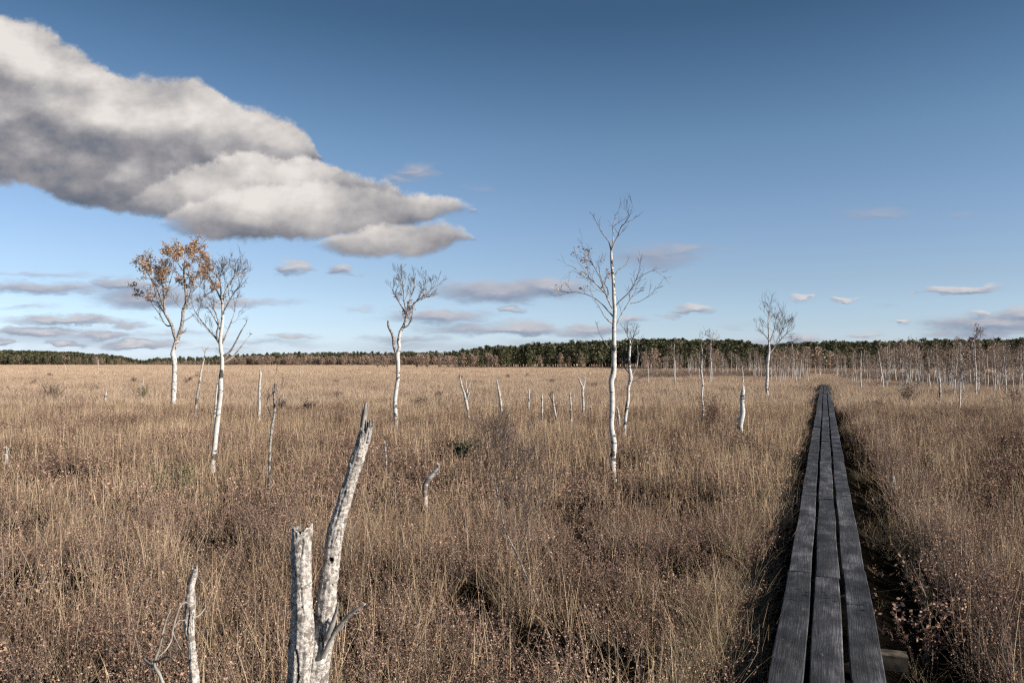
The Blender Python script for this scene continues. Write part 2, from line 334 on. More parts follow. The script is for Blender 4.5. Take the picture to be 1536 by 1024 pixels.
# ------------------------------------------------------------------ mesh helpers
class MB:
    def __init__(s): s.v = []; s.f = []; s.mi = []; s.t = []; s.n = 0
    def add(s, v, f, mi=0, t=0.5):
        v = np.asarray(v, float).reshape(-1, 3); s.v.append(v)
        for q in f: s.f.append(tuple(i + s.n for i in q)); s.mi.append(mi)
        s.t.append(np.full(len(v), t) if np.isscalar(t) else np.asarray(t, float)); s.n += len(v)
    def quads(s, v, mi=0, t=0.5):       # v: (k,4,3), t: scalar or (k,)
        v = np.asarray(v, float); k = len(v); base = np.arange(k)[:, None] * 4 + np.arange(4)
        s.v.append(v.reshape(-1, 3)); s.f.extend(map(tuple, (base + s.n).tolist())); s.mi.extend([mi] * k)
        s.t.append(np.repeat(np.broadcast_to(t, (k,)), 4)); s.n += 4 * k
    def tube(s, pts, rad, sides=6, mi=0, t=0.5, cap=True):
        pts = [Vector(p) for p in pts]; n = len(pts)
        ta = (pts[min(1, n - 1)] - pts[0]).normalized(); u = ta.orthogonal().normalized(); V = []
        for i, p in enumerate(pts):
            tb = (pts[min(i + 1, n - 1)] - pts[max(i - 1, 0)]).normalized()
            u = (u - tb * u.dot(tb)).normalized(); w_ = tb.cross(u)
            for k in range(sides):
                a = 2 * math.pi * k / sides
                V.append(p + (u * math.cos(a) + w_ * math.sin(a)) * rad[i])
        Fc = [(i * sides + k, i * sides + (k + 1) % sides, (i + 1) * sides + (k + 1) % sides, (i + 1) * sides + k) for i in range(n - 1) for k in range(sides)]
        if cap: Fc.append(tuple((n - 1) * sides + k for k in range(sides)))
        s.add(np.array([tuple(v) for v in V]), Fc, mi, t)
    def mesh(s, name, mats, smooth=True):
        me = bpy.data.meshes.new(name)
        V = np.concatenate(s.v) if s.v else np.zeros((0, 3))
        me.from_pydata(V.tolist(), [], s.f)
        for m in mats: me.materials.append(M[m])
        me.polygons.foreach_set('material_index', np.array(s.mi, dtype=np.int32))
        me.polygons.foreach_set('use_smooth', np.full(len(s.f), smooth))
        if s.t:
            a = me.attributes.new('tint', 'FLOAT', 'POINT'); a.data.foreach_set('value', np.concatenate(s.t).astype(np.float32))
        me.update(); return me
def link(name, me, parent=None, loc=None):
    o = bpy.data.objects.new(name, me); COL.objects.link(o)
    if parent is not None: o.parent = parent
    if loc is not None: o.location = loc
    return o
def tag(o, label, cat, group=None, kind=None):
    if label: o['label'] = label
    if cat: o['category'] = cat
    if group: o['group'] = group
    if kind: o['kind'] = kind
    return o
def empty(name, loc, label, cat, group=None):
    o = bpy.data.objects.new(name, None); COL.objects.link(o); o.location = loc; o.empty_display_size = .2
    return tag(o, label, cat, group)
def catmull(pts, sub):
    pts = [np.array(p, float) for p in pts]; out = []
    for i in range(len(pts) - 1):
        p0 = pts[max(i - 1, 0)]; p1 = pts[i]; p2 = pts[i + 1]; p3 = pts[min(i + 2, len(pts) - 1)]
        for k in range(sub):
            t = k / sub
            out.append(0.5 * ((2 * p1) + (-p0 + p2) * t + (2 * p0 - 5 * p1 + 4 * p2 - p3) * t * t + (-p0 + 3 * p1 - 3 * p2 + p3) * t ** 3))
    out.append(pts[-1]); return out

rng = np.random.default_rng(7); R = random.Random(11)
def vnoise(x, y, s, seed=0):            # smooth value noise, vectorised
    x = np.asarray(x, float) * s + seed * 17.3; y = np.asarray(y, float) * s - seed * 9.1
    xi = np.floor(x); yi = np.floor(y); fx_ = x - xi; fy = y - yi
    fx_ = fx_ * fx_ * (3 - 2 * fx_); fy = fy * fy * (3 - 2 * fy)
    def h(a, b):
        q = np.sin(a * 127.1 + b * 311.7 + seed * 74.7) * 43758.5453; return q - np.floor(q)
    return (h(xi, yi) * (1 - fx_) + h(xi + 1, yi) * fx_) * (1 - fy) + (h(xi, yi + 1) * (1 - fx_) + h(xi + 1, yi + 1) * fx_) * fy

# boardwalk frame
bdir = ray(1237, HOR); bdir.z = 0; bdir.normalize(); bright = Vector((bdir.y, -bdir.x, 0))
def st(x, y): return x * bdir.x + y * bdir.y, x * bright.x + y * bright.y
WALK_END = 61.0; DECK = 0.20
def ground_z(x, y):
    x = np.asarray(x, float); y = np.asarray(y, float)
    s, t = st(x, y)
    z = (vnoise(x, y, 0.9, 1) - .5) * 0.17 + (vnoise(x, y, 0.25, 2) - .5) * 0.10
    d = np.clip((np.abs(t) - 0.35) / 0.7, 0, 1)
    on = (s < WALK_END + 1)
    ditch = -0.18 * np.exp(-((t - 0.62) / 0.32) ** 2) - 0.06 * np.exp(-((t + 0.48) / 0.2) ** 2)
    z = np.where(on, z * d - 0.02 * (1 - d) + ditch, z)
    return z

# ------------------------------------------------------------------ ground
def build_ground():
    rr = np.concatenate([np.linspace(0.0, 14, 90), np.geomspace(14.4, 3500, 80)])
    aa = np.linspace(-math.pi, math.pi, 241)[:-1]
    aa = np.sort(np.concatenate([aa, np.linspace(-0.75, 0.85, 200)]))
    n = len(aa); V = []
    for r_ in rr:
        x = r_ * np.sin(aa); y = r_ * np.cos(aa); z = ground_z(x, y) if r_ < 400 else x * 0
        V.append(np.stack([x, y, z], 1))
    V = np.concatenate(V); Fc = []
    for i in range(len(rr) - 1):
        a = i * n + np.arange(n); b_ = i * n + (np.arange(n) + 1) % n
        Fc.append(np.stack([a, b_, b_ + n, a + n], 1)[:, ::-1])
    me = bpy.data.meshes.new('ground'); me.from_pydata(V.tolist(), [], np.concatenate(Fc).tolist()); me.materials.append(M['ground'])
    me.polygons.foreach_set('use_smooth', np.full(len(me.polygons), True)); me.update()
    tag(link('ground', me), 'flat peat bog ground stretching to the wooded horizon', None, kind='structure')
build_ground()

# ------------------------------------------------------------------ boardwalk
def board_mesh(name, w_, l_, th, num, mat='plank', end_rough=0.012):
    """a sawn plank along +Y with bevelled long edges, slightly warped"""
    ns = max(2, int(l_ / 0.12)); prof = []
    b_ = 0.006
    for (x, z) in ((-w_ / 2, -th), (-w_ / 2, -b_), (-w_ / 2 + b_, 0), (-w_ / 6, 0), (w_ / 6, 0), (w_ / 2 - b_, 0), (w_ / 2, -b_), (w_ / 2, -th)): prof.append((x, z))
    k = len(prof); V = []; A = []
    ph = R.uniform(0, 9); cup = R.uniform(-.003, .004)
    ed = [R.uniform(-end_rough, end_rough) for _ in range(2 * k)]
    for i in range(ns + 1):
        y = l_ * i / ns
        for j, (x, z) in enumerate(prof):
            yy_ = y + (ed[j] if i == 0 else ed[k + j] if i == ns else 0) * .3
            wx = 0.004 * math.sin(y * 2.1 + ph + (x > 0)) + 0.0022 * mnoise.noise((y * 9, ph, (x > 0) * 5))
            wz = 0.006 * math.sin(y * 1.3 + ph) + cup * (1 - (2 * x / w_) ** 2)
            V.append((x + wx, yy_, z + wz)); A.append((yy_, x, num))
    Fc = [(i * k + j, i * k + (j + 1) % k, (i + 1) * k + (j + 1) % k, (i + 1) * k + j) for i in range(ns) for j in range(k)]
    Fc = [q[::-1] for q in Fc]
    Fc += [tuple(range(k)), tuple(reversed([ns * k + j for j in range(k)]))]
    me = bpy.data.meshes.new(name); me.from_pydata(V, [], Fc); me.materials.append(M[mat])
    a = me.attributes.new('board', 'FLOAT_VECTOR', 'POINT'); a.data.foreach_set('vector', np.array(A, dtype=np.float32).ravel())
    me.update(); return me
walk = empty('boardwalk', (bdir.x * 2, bdir.y * 2, 0), 'narrow boardwalk of three weathered grey planks running across the bog', 'boardwalk')
walk.rotation_euler = (0, 0, -math.atan2(bdir.x, bdir.y))
def wloc(s, t, z): return (t, s - 2, z)
num = 0
joints = [[3.0, 6.62, 10.4, 14.2], [2.7, 6.52, 10.25, 14.05], [3.1, 6.85, 10.5, 14.25]]
for lane, t0 in enumerate((-0.198, 0.0, 0.198)):
    js = [1.2] + joints[lane]
    while js[-1] < WALK_END: js.append(js[-1] + R.uniform(3.5, 3.95))
    for a, b_ in zip(js[:-1], js[1:]):
        num += 1
        wd = R.uniform(0.163, 0.173)
        me = board_mesh('plank', wd, b_ - a - 0.008, 0.045, num)
        o = link('plank', me, walk, wloc(a + .004, t0 + R.uniform(-.004, .004), DECK + R.uniform(-.006, .006)))
        o.rotation_euler = (R.uniform(-.0012, .0012), R.uniform(-.012, .012), R.uniform(-.0009, .0009))
sb = 4.82
beams = [3.05, 5.15, 6.6, 8.5, 10.35, 12.3, 14.15]
while beams[-1] < WALK_END - 2: beams.append(beams[-1] + 1.85)
for i, s_ in enumerate(beams):
    me = board_mesh('cross_beam', 0.10, 0.56 if i != 1 else .71, 0.09, 200 + i, 'plank' if i != 1 else 'beamwood')
    o = link('cross_beam', me, walk, wloc(s_, -0.28, DECK - .052)); o.rotation_euler = (0, 0, -math.pi / 2 + R.uniform(-.04, .04))

# ------------------------------------------------------------------ ground cover: clump meshes and scatter
def blades(mb, n, Rr, h0, h1, w0, lean=0.25, mi=0, seg=3, curve=0.3, droop=False, tint=(0, 1)):
    r_ = Rr * np.sqrt(rng.random(n)); a = rng.random(n) * 2 * np.pi
    base = np.stack([r_ * np.cos(a), r_ * np.sin(a), np.full(n, -.03)], 1)
    h = rng.uniform(h0, h1, n); la = rng.random(n) * 2 * np.pi; ln = np.abs(rng.normal(0, lean, n))
    ldir = np.stack([np.cos(la), np.sin(la), np.zeros(n)], 1)
    wa = rng.random(n) * 2 * np.pi; wd = np.stack([np.cos(wa), np.sin(wa), np.zeros(n)], 1)
    w_ = w0 * rng.uniform(.6, 1.3, n); cv = rng.normal(0, curve, n)
    tn = rng.uniform(tint[0], tint[1], n); prev = None
    for k in range(seg + 1):
        f = k / seg
        bend = (ln * f + (ln * 1.0 + np.abs(cv)) * f * f)
        z = f - (0.55 * np.clip(bend - .4, 0, 2) * f if droop else 0)
        c = base + ldir * (bend * h)[:, None] + np.array([0, 0, 1]) * (h * z)[:, None]
        ww = (w_ * (1 - f * 0.85) / 2)[:, None] * wd
        cur = (c - ww, c + ww)
        if prev is not None:
            mb.quads(np.stack([prev[0], prev[1], cur[1], cur[0]], 1), mi, tn)
        prev = cur
def leaves(mb, pts, size, mi, tint=(0, 1), up=0.3):
    n = len(pts); a = rng.normal(0, 1, (n, 3)); a[:, 2] = np.abs(a[:, 2]) * up + .15
    a /= np.linalg.norm(a, axis=1)[:, None]; b_ = np.cross(a, rng.normal(0, 1, (n, 3))); b_ /= np.linalg.norm(b_, axis=1)[:, None]
    s_ = (size * rng.uniform(.6, 1.3, n))[:, None]; p = np.asarray(pts)
    mb.quads(np.stack([p, p + a * s_ * .5 + b_ * s_ * .28, p + a * s_, p + a * s_ * .5 - b_ * s_ * .28], 1), mi, rng.uniform(tint[0], tint[1], n))
def shrublet(mb, n, Rr, h, wtw, leafsize, lpt, mi_t=0, mi_l=1, spread=.5, tint=(0, 1), ltint=(0, 1), lower=.35, forks=2):
    """woody twigs rising from a base, each forking, with small leaves"""
    for i in range(n):
        a = R.uniform(0, 6.283); r_ = Rr * math.sqrt(R.random()); p = np.array([r_ * math.cos(a), r_ * math.sin(a), -.02])
        hh = h * R.uniform(.55, 1.1); d = np.array([R.gauss(0, spread), R.gauss(0, spread), 1.0]); d /= np.linalg.norm(d)
        todo = [(p, d, hh, wtw)]
        for (p, d, L, w_) in todo:
            q = p; segs = 3; pl = [p]
            for k in range(segs):
                d = d + np.array([R.gauss(0, .22), R.gauss(0, .22), R.gauss(0.05, .1)]); d /= np.linalg.norm(d)
                q = q + d * L / segs; pl.append(q)
            wd = np.array([math.cos(a * 7 + len(todo)), math.sin(a * 7 + len(todo)), 0.0])
            Q_ = [np.stack([pl[k] - wd * w_ * (1 - k / 4) / 2, pl[k] + wd * w_ * (1 - k / 4) / 2, pl[k + 1] + wd * w_ * (1 - (k + 1) / 4) / 2, pl[k + 1] - wd * w_ * (1 - (k + 1) / 4) / 2]) for k in range(segs)]
            mb.quads(np.array(Q_), mi_t, R.uniform(*tint))
            if lpt:
                m_ = max(1, int(lpt * (1 if L > hh * .7 else .6)))
                fr = lower + (1 - lower) * rng.random(m_)
                pp = np.array([pl[min(2, int(f * 3))] + (pl[min(2, int(f * 3)) + 1] - pl[min(2, int(f * 3))]) * (f * 3 - min(2, int(f * 3))) for f in fr])
                leaves(mb, pp, leafsize, mi_l, ltint)
            if L > hh * .9:
                for _ in range(forks):
                    k = R.choice([1, 2, 2]); todo.append((pl[k], d + np.array([R.gauss(0, .6), R.gauss(0, .6), .1]), L * R.uniform(.4, .6), w_ * .7))
SRC = bpy.data.collections.new('ground_cover_sources')      # holds the clump shapes the scatters draw from; never linked to the scene
def source_set(prefix, builders):
    c = bpy.data.collections.new(prefix)
    for i, fn in enumerate(builders):
        mb = MB(); mats = fn(mb)
        o = bpy.data.objects.new('%s_clump_%02d' % (prefix, i), mb.mesh(prefix, mats, False)); c.objects.link(o)
    return c
def scatter(name, coll, pts, rz, tilt, scl, idx, label, cat):
    me = bpy.data.meshes.new(name); me.from_pydata(pts.tolist(), [], [])
    n = len(pts); rot = np.zeros((n, 3), np.float32); rot[:, 0] = tilt * np.cos(rz * 3); rot[:, 1] = tilt * np.sin(rz * 3); rot[:, 2] = rz
    a = me.attributes.new('rot', 'FLOAT_VECTOR', 'POINT'); a.data.foreach_set('vector', rot.ravel())
    a = me.attributes.new('scl', 'FLOAT_VECTOR', 'POINT'); a.data.foreach_set('vector', scl.astype(np.float32).ravel())
    a = me.attributes.new('idx', 'INT', 'POINT'); a.data.foreach_set('value', idx.astype(np.int32))
    ng = bpy.data.node_groups.new(name, 'GeometryNodeTree')
    ng.interface.new_socket('Geometry', in_out='INPUT', socket_type='NodeSocketGeometry')
    ng.interface.new_socket('Geometry', in_out='OUTPUT', socket_type='NodeSocketGeometry')
    N = ng.nodes; L = ng.links
    gi = N.new('NodeGroupInput'); go = N.new('NodeGroupOutput'); ip = N.new('GeometryNodeInstanceOnPoints')
    ci = N.new('GeometryNodeCollectionInfo'); ci.inputs[0].default_value = coll; ci.inputs[1].default_value = True; ci.inputs[2].default_value = True
    ip.inputs['Pick Instance'].default_value = True
    def na(nm, ty):
        q = N.new('GeometryNodeInputNamedAttribute'); q.data_type = ty; q.inputs[0].default_value = nm; return q.outputs[0]
    L.new(gi.outputs[0], ip.inputs['Points']); L.new(ci.outputs[0], ip.inputs['Instance'])
    L.new(na('idx', 'INT'), ip.inputs['Instance Index']); L.new(na('rot', 'FLOAT_VECTOR'), ip.inputs['Rotation']); L.new(na('scl', 'FLOAT_VECTOR'), ip.inputs['Scale'])
    L.new(ip.outputs[0], go.inputs[0])
    o = link(name, me); md = o.modifiers.new('scatter', 'NODES'); md.node_group = ng
    return tag(o, label, cat, kind='stuff')
def field(d0, d1, dens, mgl=1.0, mgr=2.0):
    """points over the part of the bog between two distances"""
    area = 0.5 * 1.34 * (d1 ** 2 - d0 ** 2) + (d1 - d0) * (mgl + mgr)
    n = int(area * dens); y = np.sqrt(rng.random(int(n * 1.3)) * (d1 ** 2 - d0 ** 2) + d0 ** 2)
    wl = 0.67 * y + mgl; wr = 0.67 * y + mgr
    x = -wl + rng.random(len(y)) * (wl + wr)
    return x[:n], y[:n]
def keep_off_walk(x, y, inner, lim=WALK_END + .5):
    s, t = st(x, y); return ~((np.abs(t) < inner) & (s < lim))
def make_pts(parts):
    """parts: list of (x, y, base scale, index array) -> one scatter's arrays"""
    X_ = np.concatenate([p[0] for p in parts]); Y_ = np.concatenate([p[1] for p in parts])
    S_ = np.concatenate([p[2] for p in parts]); I_ = np.concatenate([p[3] for p in parts])
    n = len(X_); pts = np.stack([X_, Y_, ground_z(X_, Y_)], 1)
    return pts, rng.random(n) * 2 * np.pi, np.abs(rng.normal(0, .07, n)), S_, I_

# ---- dry sedge
def b_near(mb): blades(mb, 13, .17, .20, .46, .0038, .20, 0, 4, .26, tint=(.1, .9)); blades(mb, 14, .17, .10, .34, .0038, .7, 0, 3, .6, True, tint=(0, .8)); blades(mb, 4, .15, .38, .56, .0036, .10, 0, 3, .08, tint=(.7, 1)); p = rng.random((9, 3)) * [.3, .3, .26] - [.15, .15, -.20]; leaves(mb, p, .010, 0, (.4, .9), 1.5); return ['straw']
def b_mid(mb): blades(mb, 26, .30, .20, .44, .0060, .2, 0, 2, .2, tint=(.1, .95)); blades(mb, 12, .30, .12, .34, .006, .6, 0, 2, .5, tint=(0, .8)); leaves(mb, rng.random((14, 3)) * [.5, .5, .24] - [.25, .25, -.18], .017, 0, (.4, .9), 1.5); blades(mb, 7, .28, .40, .58, .006, .08, 0, 2, .06, tint=(.6, 1)); return ['straw']
def b_far(mb): blades(mb, 60, .65, .20, .44, .013, .22, 0, 2, .15, tint=(.2, .95)); return ['strawfar']
def b_vfar(mb): blades(mb, 80, 1.6, .20, .42, .035, .25, 0, 1, .1, tint=(.3, .9)); return ['strawfar']
sedge = source_set('sedge', [b_near] * 8 + [b_mid] * 5 + [b_far] * 4 + [b_vfar] * 3)
def patchy(x, y, lo, hi, sc=0.55, seed=5):
    v = 0.55 * vnoise(x, y, sc, seed) + 0.45 * vnoise(x, y, sc * 2.7, seed + 1); return lo + (hi - lo) * np.clip((v - .28) / .44, 0, 1)
def sel(x, y, p): k = rng.random(len(x)) < p; return x[k], y[k]
def scale_arr(x, y, s0, jit=.18, near_walk=True):
    n = len(x); s_ = s0 * (1 + rng.normal(0, jit, n)) * (0.62 + 0.40 * vnoise(x, y, .5, 21) + .24 * vnoise(x, y, 1.6, 22))
    if near_walk:
        s, t = st(x, y); e = np.clip(np.where(t > 0, (t - .70) / .16, (-t - .28) / .22), 0, 1); s_ = np.where(s < WALK_END, s_ * (.38 + .62 * e) * (1 + .30 * np.exp(-((t - .98) / .22) ** 2)), s_)
    return np.clip(s_, .25, 1.6)
def v3(s_): return np.stack([np.ones_like(s_) * .9 + s_ * .1, np.ones_like(s_) * .9 + s_ * .1, s_], 1)
def band(d0, d1, dens, i0, i1, lo, hi, inner, seed, s0=1.0):
    x, y = field(d0, d1, dens); x, y = sel(x, y, patchy(x, y, lo, hi, seed=seed)); k = keep_off_walk(x, y, inner); x, y = x[k], y[k]
    if d0 < 28:                                    # wet hollows between the hummocks stay nearly bare
        gp = np.clip((vnoise(x, y, 1.15, 31) * .55 + vnoise(x, y, 3.4, 32) * .45 - .355) / .09, .05, 1); x, y = sel(x, y, gp)
    # thin the trodden strip beside the planks
    s, t = st(x, y); e = np.where(t > 0, (t - .80 - .12 * np.sin(s * 1.7) + np.clip(s - 12, 0, 12) * .02) / .10, (-t - .35) / .14); k = (rng.random(len(x)) < np.clip(.26 + .74 * e, .24, 1)) | (s > WALK_END) ; x, y = x[k], y[k]
    return x, y, v3(scale_arr(x, y, s0)), rng.integers(i0, i1, len(x))
parts = [band(2.0, 9.5, 33, 0, 8, .28, 1, .36, 5), band(9.5, 30, 13, 8, 13, .33, 1, .45, 5), band(30, 100, 3.4, 13, 17, .55, 1, .75, 5), band(100, 430, .42, 17, 20, .8, 1, .9, 5)]
scatter('dry_grass', sedge, *make_pts(parts), 'straw coloured dry sedge grass covering the whole bog', 'grass')

# ---- heath shrublets
def h_near(mb): shrublet(mb, 10, .10, R.uniform(.26, .40), .0042, .013, 11, tint=(0, 1), ltint=(0, 1)); return ['twig', 'heath']
def h_mid(mb): shrublet(mb, 9, .24, .33, .007, .022, 9, tint=(0, .9)); return ['twig', 'heath']
def h_far(mb): shrublet(mb, 11, .5, .32, .014, .045, 7, forks=1, tint=(0, .9)); return ['twig', 'heath']
def h_vfar(mb): shrublet(mb, 12, 1.3, .32, .03, .10, 7, forks=1); return ['twig', 'heath']
heath = source_set('heath', [h_near] * 8 + [h_mid] * 5 + [h_far] * 4 + [h_vfar] * 3)
parts = [band(2.0, 9.5, 58, 0, 8, 1, .6, .44, 5), band(9.5, 30, 21, 8, 13, 1, .50, .5, 5), band(30, 100, 1.3, 13, 17, 1, .05, .8, 5), band(100, 430, .09, 17, 20, 1, .1, .9, 5)]
sE = 2.4 + 30 * rng.random(620); tE = rng.uniform(.88, 1.4, 620); parts.append((sE * bdir.x + tE * bright.x, sE * bdir.y + tE * bright.y, v3(rng.uniform(.9, 1.25, 620)), rng.integers(0, 8, 620)))
scatter('heath_shrubs', heath, *make_pts(parts), 'low purple brown heath twigs with small withered leaves', 'heath')

# ---- pale withered leaves on thin sprigs and bare grey twigs
def s_near(mb): shrublet(mb, 3, .05, R.uniform(.30, .46), .0035, .021, 6, lower=.5, spread=.25); return ['twig', 'sprig']
def s_near2(mb): shrublet(mb, 5, .08, R.uniform(.30, .46), .0032, .015, 0, spread=.35, tint=(.5, 1)); return ['twig', 'sprig']
def s_mid(mb): shrublet(mb, 4, .15, .42, .006, .030, 6, lower=.5, spread=.25); return ['twig', 'sprig']
spr = source_set('sprig', [s_near] * 5 + [s_near2] * 3 + [s_mid] * 3)
parts = [band(2.2, 9.5, 11.0, 0, 8, 0.0, 1, .6, 9), band(9.5, 32, 2.6, 8, 11, 0, 1, .6, 9)]
s3_ = rng.uniform(3.2, 20, 80); t3_ = rng.uniform(.82, 1.25, 80); parts.append((s3_ * bdir.x + t3_ * bright.x, s3_ * bdir.y + t3_ * bright.y, np.stack([np.ones(80), np.ones(80), rng.uniform(1.3, 1.9, 80)], 1), rng.integers(5, 8, 80)))  # tall bare twigs added to throw thin shadow lines across the planks
scatter('withered_leaves', spr, *make_pts(parts), 'sprigs of pale pinkish withered leaves among the grass', 'leaves')

# ---- green yellow sedge tufts along the planks
def g_tuft(mb): blades(mb, 34, .06, .22, .48, .0048, .38, 0, 4, .35, True, tint=(.1, 1)); return ['green']
def g_small(mb): blades(mb, 16, .04, .10, .26, .0042, .5, 0, 3, .5, True, tint=(0, .8)); return ['green']
gt = source_set('tuft', [g_tuft] * 5 + [g_small] * 3)
n = 900; s_ = 2.4 + 30 * rng.random(n) ** 1.6; side = rng.random(n) < .55
t_ = np.where(side, -(.37 + .55 * rng.random(n) ** 1.3), .37 + .75 * rng.random(n))
x = s_ * bdir.x + t_ * bright.x; y = s_ * bdir.y + t_ * bright.y
prob = np.where(t_ < 0, .9, .40); k = rng.random(n) < prob; x, y, t_ = x[k], y[k], t_[k]
idx = np.where(np.abs(t_) < .47, rng.integers(5, 8, len(x)), rng.integers(0, 5, len(x)))
sc_ = rng.uniform(.55, 1.0, len(x)) * np.where(t_ > 0, .75, 1)
x2, y2 = field(3, 30, .18); k = keep_off_walk(x2, y2, .8); x2, y2 = x2[k], y2[k]
scatter('green_sedge', gt, *make_pts([(x, y, np.stack([sc_] * 3, 1), idx), (x2, y2, np.ones((len(x2), 3)) * .95, rng.integers(0, 5, len(x2)))]), 'yellow green sedge tufts along the edges of the planks', 'sedge')

# ------------------------------------------------------------------ trees
def grow(mb, p, d, L, r_, depth, tips, up=.12, wob=.22, fork=(2, 3), ratio=.66, mi=0, rmin=.0022, flat=0):
    """a wandering branch with side branches; collects twig points for leaves"""
    p = np.array(p, float); d = np.array(d, float); d /= np.linalg.norm(d)
    n = 5 if depth > 0 else 4; pl = [p]; dd = d
    for k in range(n):
        dd = dd + rng.normal(0, wob, 3) * (1 if k else .4) + np.array([0, 0, up]); dd /= np.linalg.norm(dd)
        p = p + dd * L / n; pl.append(p)
    rad = [max(rmin, r_ * (1 - .75 * k / n)) for k in range(n + 1)]
    mb.tube(pl, rad, 5 if r_ > .012 else 3, mi if r_ > .006 else mi + 1, cap=False)
    if depth <= 0: tips.extend([(q, dd) for q in pl[2:]]); return
    nf = R.randint(*fork)
    for _ in range(nf + 1):
        k = R.choice([2, 3, 4, 5]) if n == 5 else 3
        base = (pl[min(k, n)] - pl[min(k, n) - 1]); base /= np.linalg.norm(base)
        side = rng.normal(0, 1, 3); side -= base * side.dot(base); side /= np.linalg.norm(side)
        nd = base * .75 + side * R.uniform(.35, .75) + np.array([0, 0, up])
        grow(mb, pl[min(k, n)], nd, L * ratio * R.uniform(.7, 1.15), max(rmin, rad[min(k, n)] * .72), depth - 1, tips, up, wob, fork, ratio, mi, rmin)
THIN = .80
def px_line(pts, d, dofs=0.0):
    """pixel polyline (x, y, width) -> world points and radii at distance d; dofs leans its far end in depth"""
    n = len(pts); W = []; Rr = []
    for i, (x, y, wd) in enumerate(pts):
        dd = d + dofs * (i / max(1, n - 1)) ** 1.3; q = P(x, y, dd); W.append(tuple(q)); Rr.append(wd / 2 * dd / F * THIN)
    return W, Rr
def limb(mb, pts, d, dofs=0, sides=8, sub=4, mi=0, knob=.10, cap=True, root=None):
    W, Rr = px_line(pts, d, dofs)
    if root is not None: W[0] = tuple(root)
    full = catmull([(*a, b_) for a, b_ in zip(W, Rr)], sub)
    pl = [q[:3] for q in full]; rad = [max(.0025, q[3] * (1 + R.uniform(-knob, knob))) for q in full]
    mb.tube(pl, rad, sides, mi, cap=cap); return pl, rad
def foot_d(px, py, z=.11):
    d = gd(py, z)
    for _ in range(6):
        q = P(px, py, d); d = .5 * d + .5 * gd(py, float(ground_z(q.x, q.y)) + z)
    return d
def ground_root(pts, d, flare=1.35):
    """extend the trunk from its visible foot down into the ground"""
    x, y, wd = pts[0]; q = P(x, y, d); z = float(ground_z(q.x, q.y)); return q.x, q.y, z
def hero(name, label, d, trunk, limbs, cat='tree', leafmat=None, leafsize=.05, leaf_n=0, twig_depth=2, twigL=.5, twig_r=.008, twig_n=3, up=.12, leaf_sel=None, group=None,
         bark='birch', limbbark='palelimb', sides=14, lowtwigs=0, leaf_spread=.05, wob=.15, rmin=.0024, tw_from=.35, clumpy=False):
    d = foot_d(trunk[0][0], trunk[0][1]); gx, gy, gz = ground_root(trunk, d)
    root = empty(name, (gx, gy, gz), label, cat, group)
    O = np.array([gx, gy, gz])
    tb = MB(); W, Rr = px_line(trunk, d)
    W = [(gx + R.uniform(-.01, .01), gy, gz - .08)] + W; Rr = [Rr[0] * 1.25] + Rr
    full = catmull([(*a, b_) for a, b_ in zip(W, Rr)], 7)
    pl = [q[:3] - O for q in full]; rad = [max(.003, q[3] * (1 + R.uniform(-.05, .05))) for q in full]
    tb.tube(pl, rad, sides, 0)
    link('trunk', tb.mesh('trunk', [bark]), root)
    cb = MB(); tips = []
    for lm in limbs:
        pts, dofs = lm[0], lm[1]; nt_ = lm[2] if len(lm) > 2 else twig_n; tl = lm[3] if len(lm) > 3 else twigL
        m0 = MB(); lp, lr = limb(cb, [(a, b_, max(c, .6)) for a, b_, c in pts], d, dofs, 7, 4)
        n0 = len(lp)
        for _ in range(nt_):
            k = R.randint(int(n0 * tw_from), n0 - 1); k = max(1, k)
            base = lp[k] - lp[k - 1]; base = base / (np.linalg.norm(base) + 1e-9)
            sd = rng.normal(0, 1, 3); sd -= base * sd.dot(base); sd /= np.linalg.norm(sd)
            grow(cb, lp[k], base * .7 + sd * R.uniform(.3, .9), tl * R.uniform(.6, 1.1), min(lr[k] * .75, twig_r), twig_depth, tips, up, wob, rmin=rmin)
        grow(cb, lp[-1], lp[-1] - lp[-2], tl * .8, min(lr[-1], twig_r), twig_depth, tips, up, wob, rmin=rmin)
    # short twigs off the upper trunk
    for _ in range(lowtwigs):
        k = R.randint(int(len(pl) * .55), len(pl) - 1); sd = rng.normal(0, 1, 3); sd[2] = abs(sd[2]) * .6
        grow(cb, pl[k] + O, sd, twigL * R.uniform(.5, 1), min(rad[k] * .5, twig_r), max(0, twig_depth - 1), tips, up, wob, rmin=rmin)
    if cb.n:
        cb.v = [v - O for v in cb.v]
        crown = link('crown', cb.mesh('crown', [limbbark, 'twigs']), root)
        if leafmat and leaf_n:
            tp = [q for q, dd in tips]
            if leaf_sel: tp = [q for q in tp if leaf_sel(q)]
            if tp:
                tp = np.array(tp)
                if clumpy:
                    ctr = tp[rng.integers(0, len(tp), max(6, int(len(tp) * .06)))]
                    dist = np.min(np.linalg.norm(tp[:, None] - ctr[None], axis=2), axis=1); pr_ = np.exp(-(dist / .16) ** 2) + .06; pr_ /= pr_.sum()
                    sel_ = rng.choice(len(tp), leaf_n, p=pr_)
                else: sel_ = rng.integers(0, len(tp), leaf_n)
                lb = MB(); leaves(lb, tp[sel_] + rng.normal(0, leaf_spread, (leaf_n, 3)) - O, leafsize, 0, up=-.6)
                link('leaves', lb.mesh('leaves', [leafmat], False), crown)
    return root

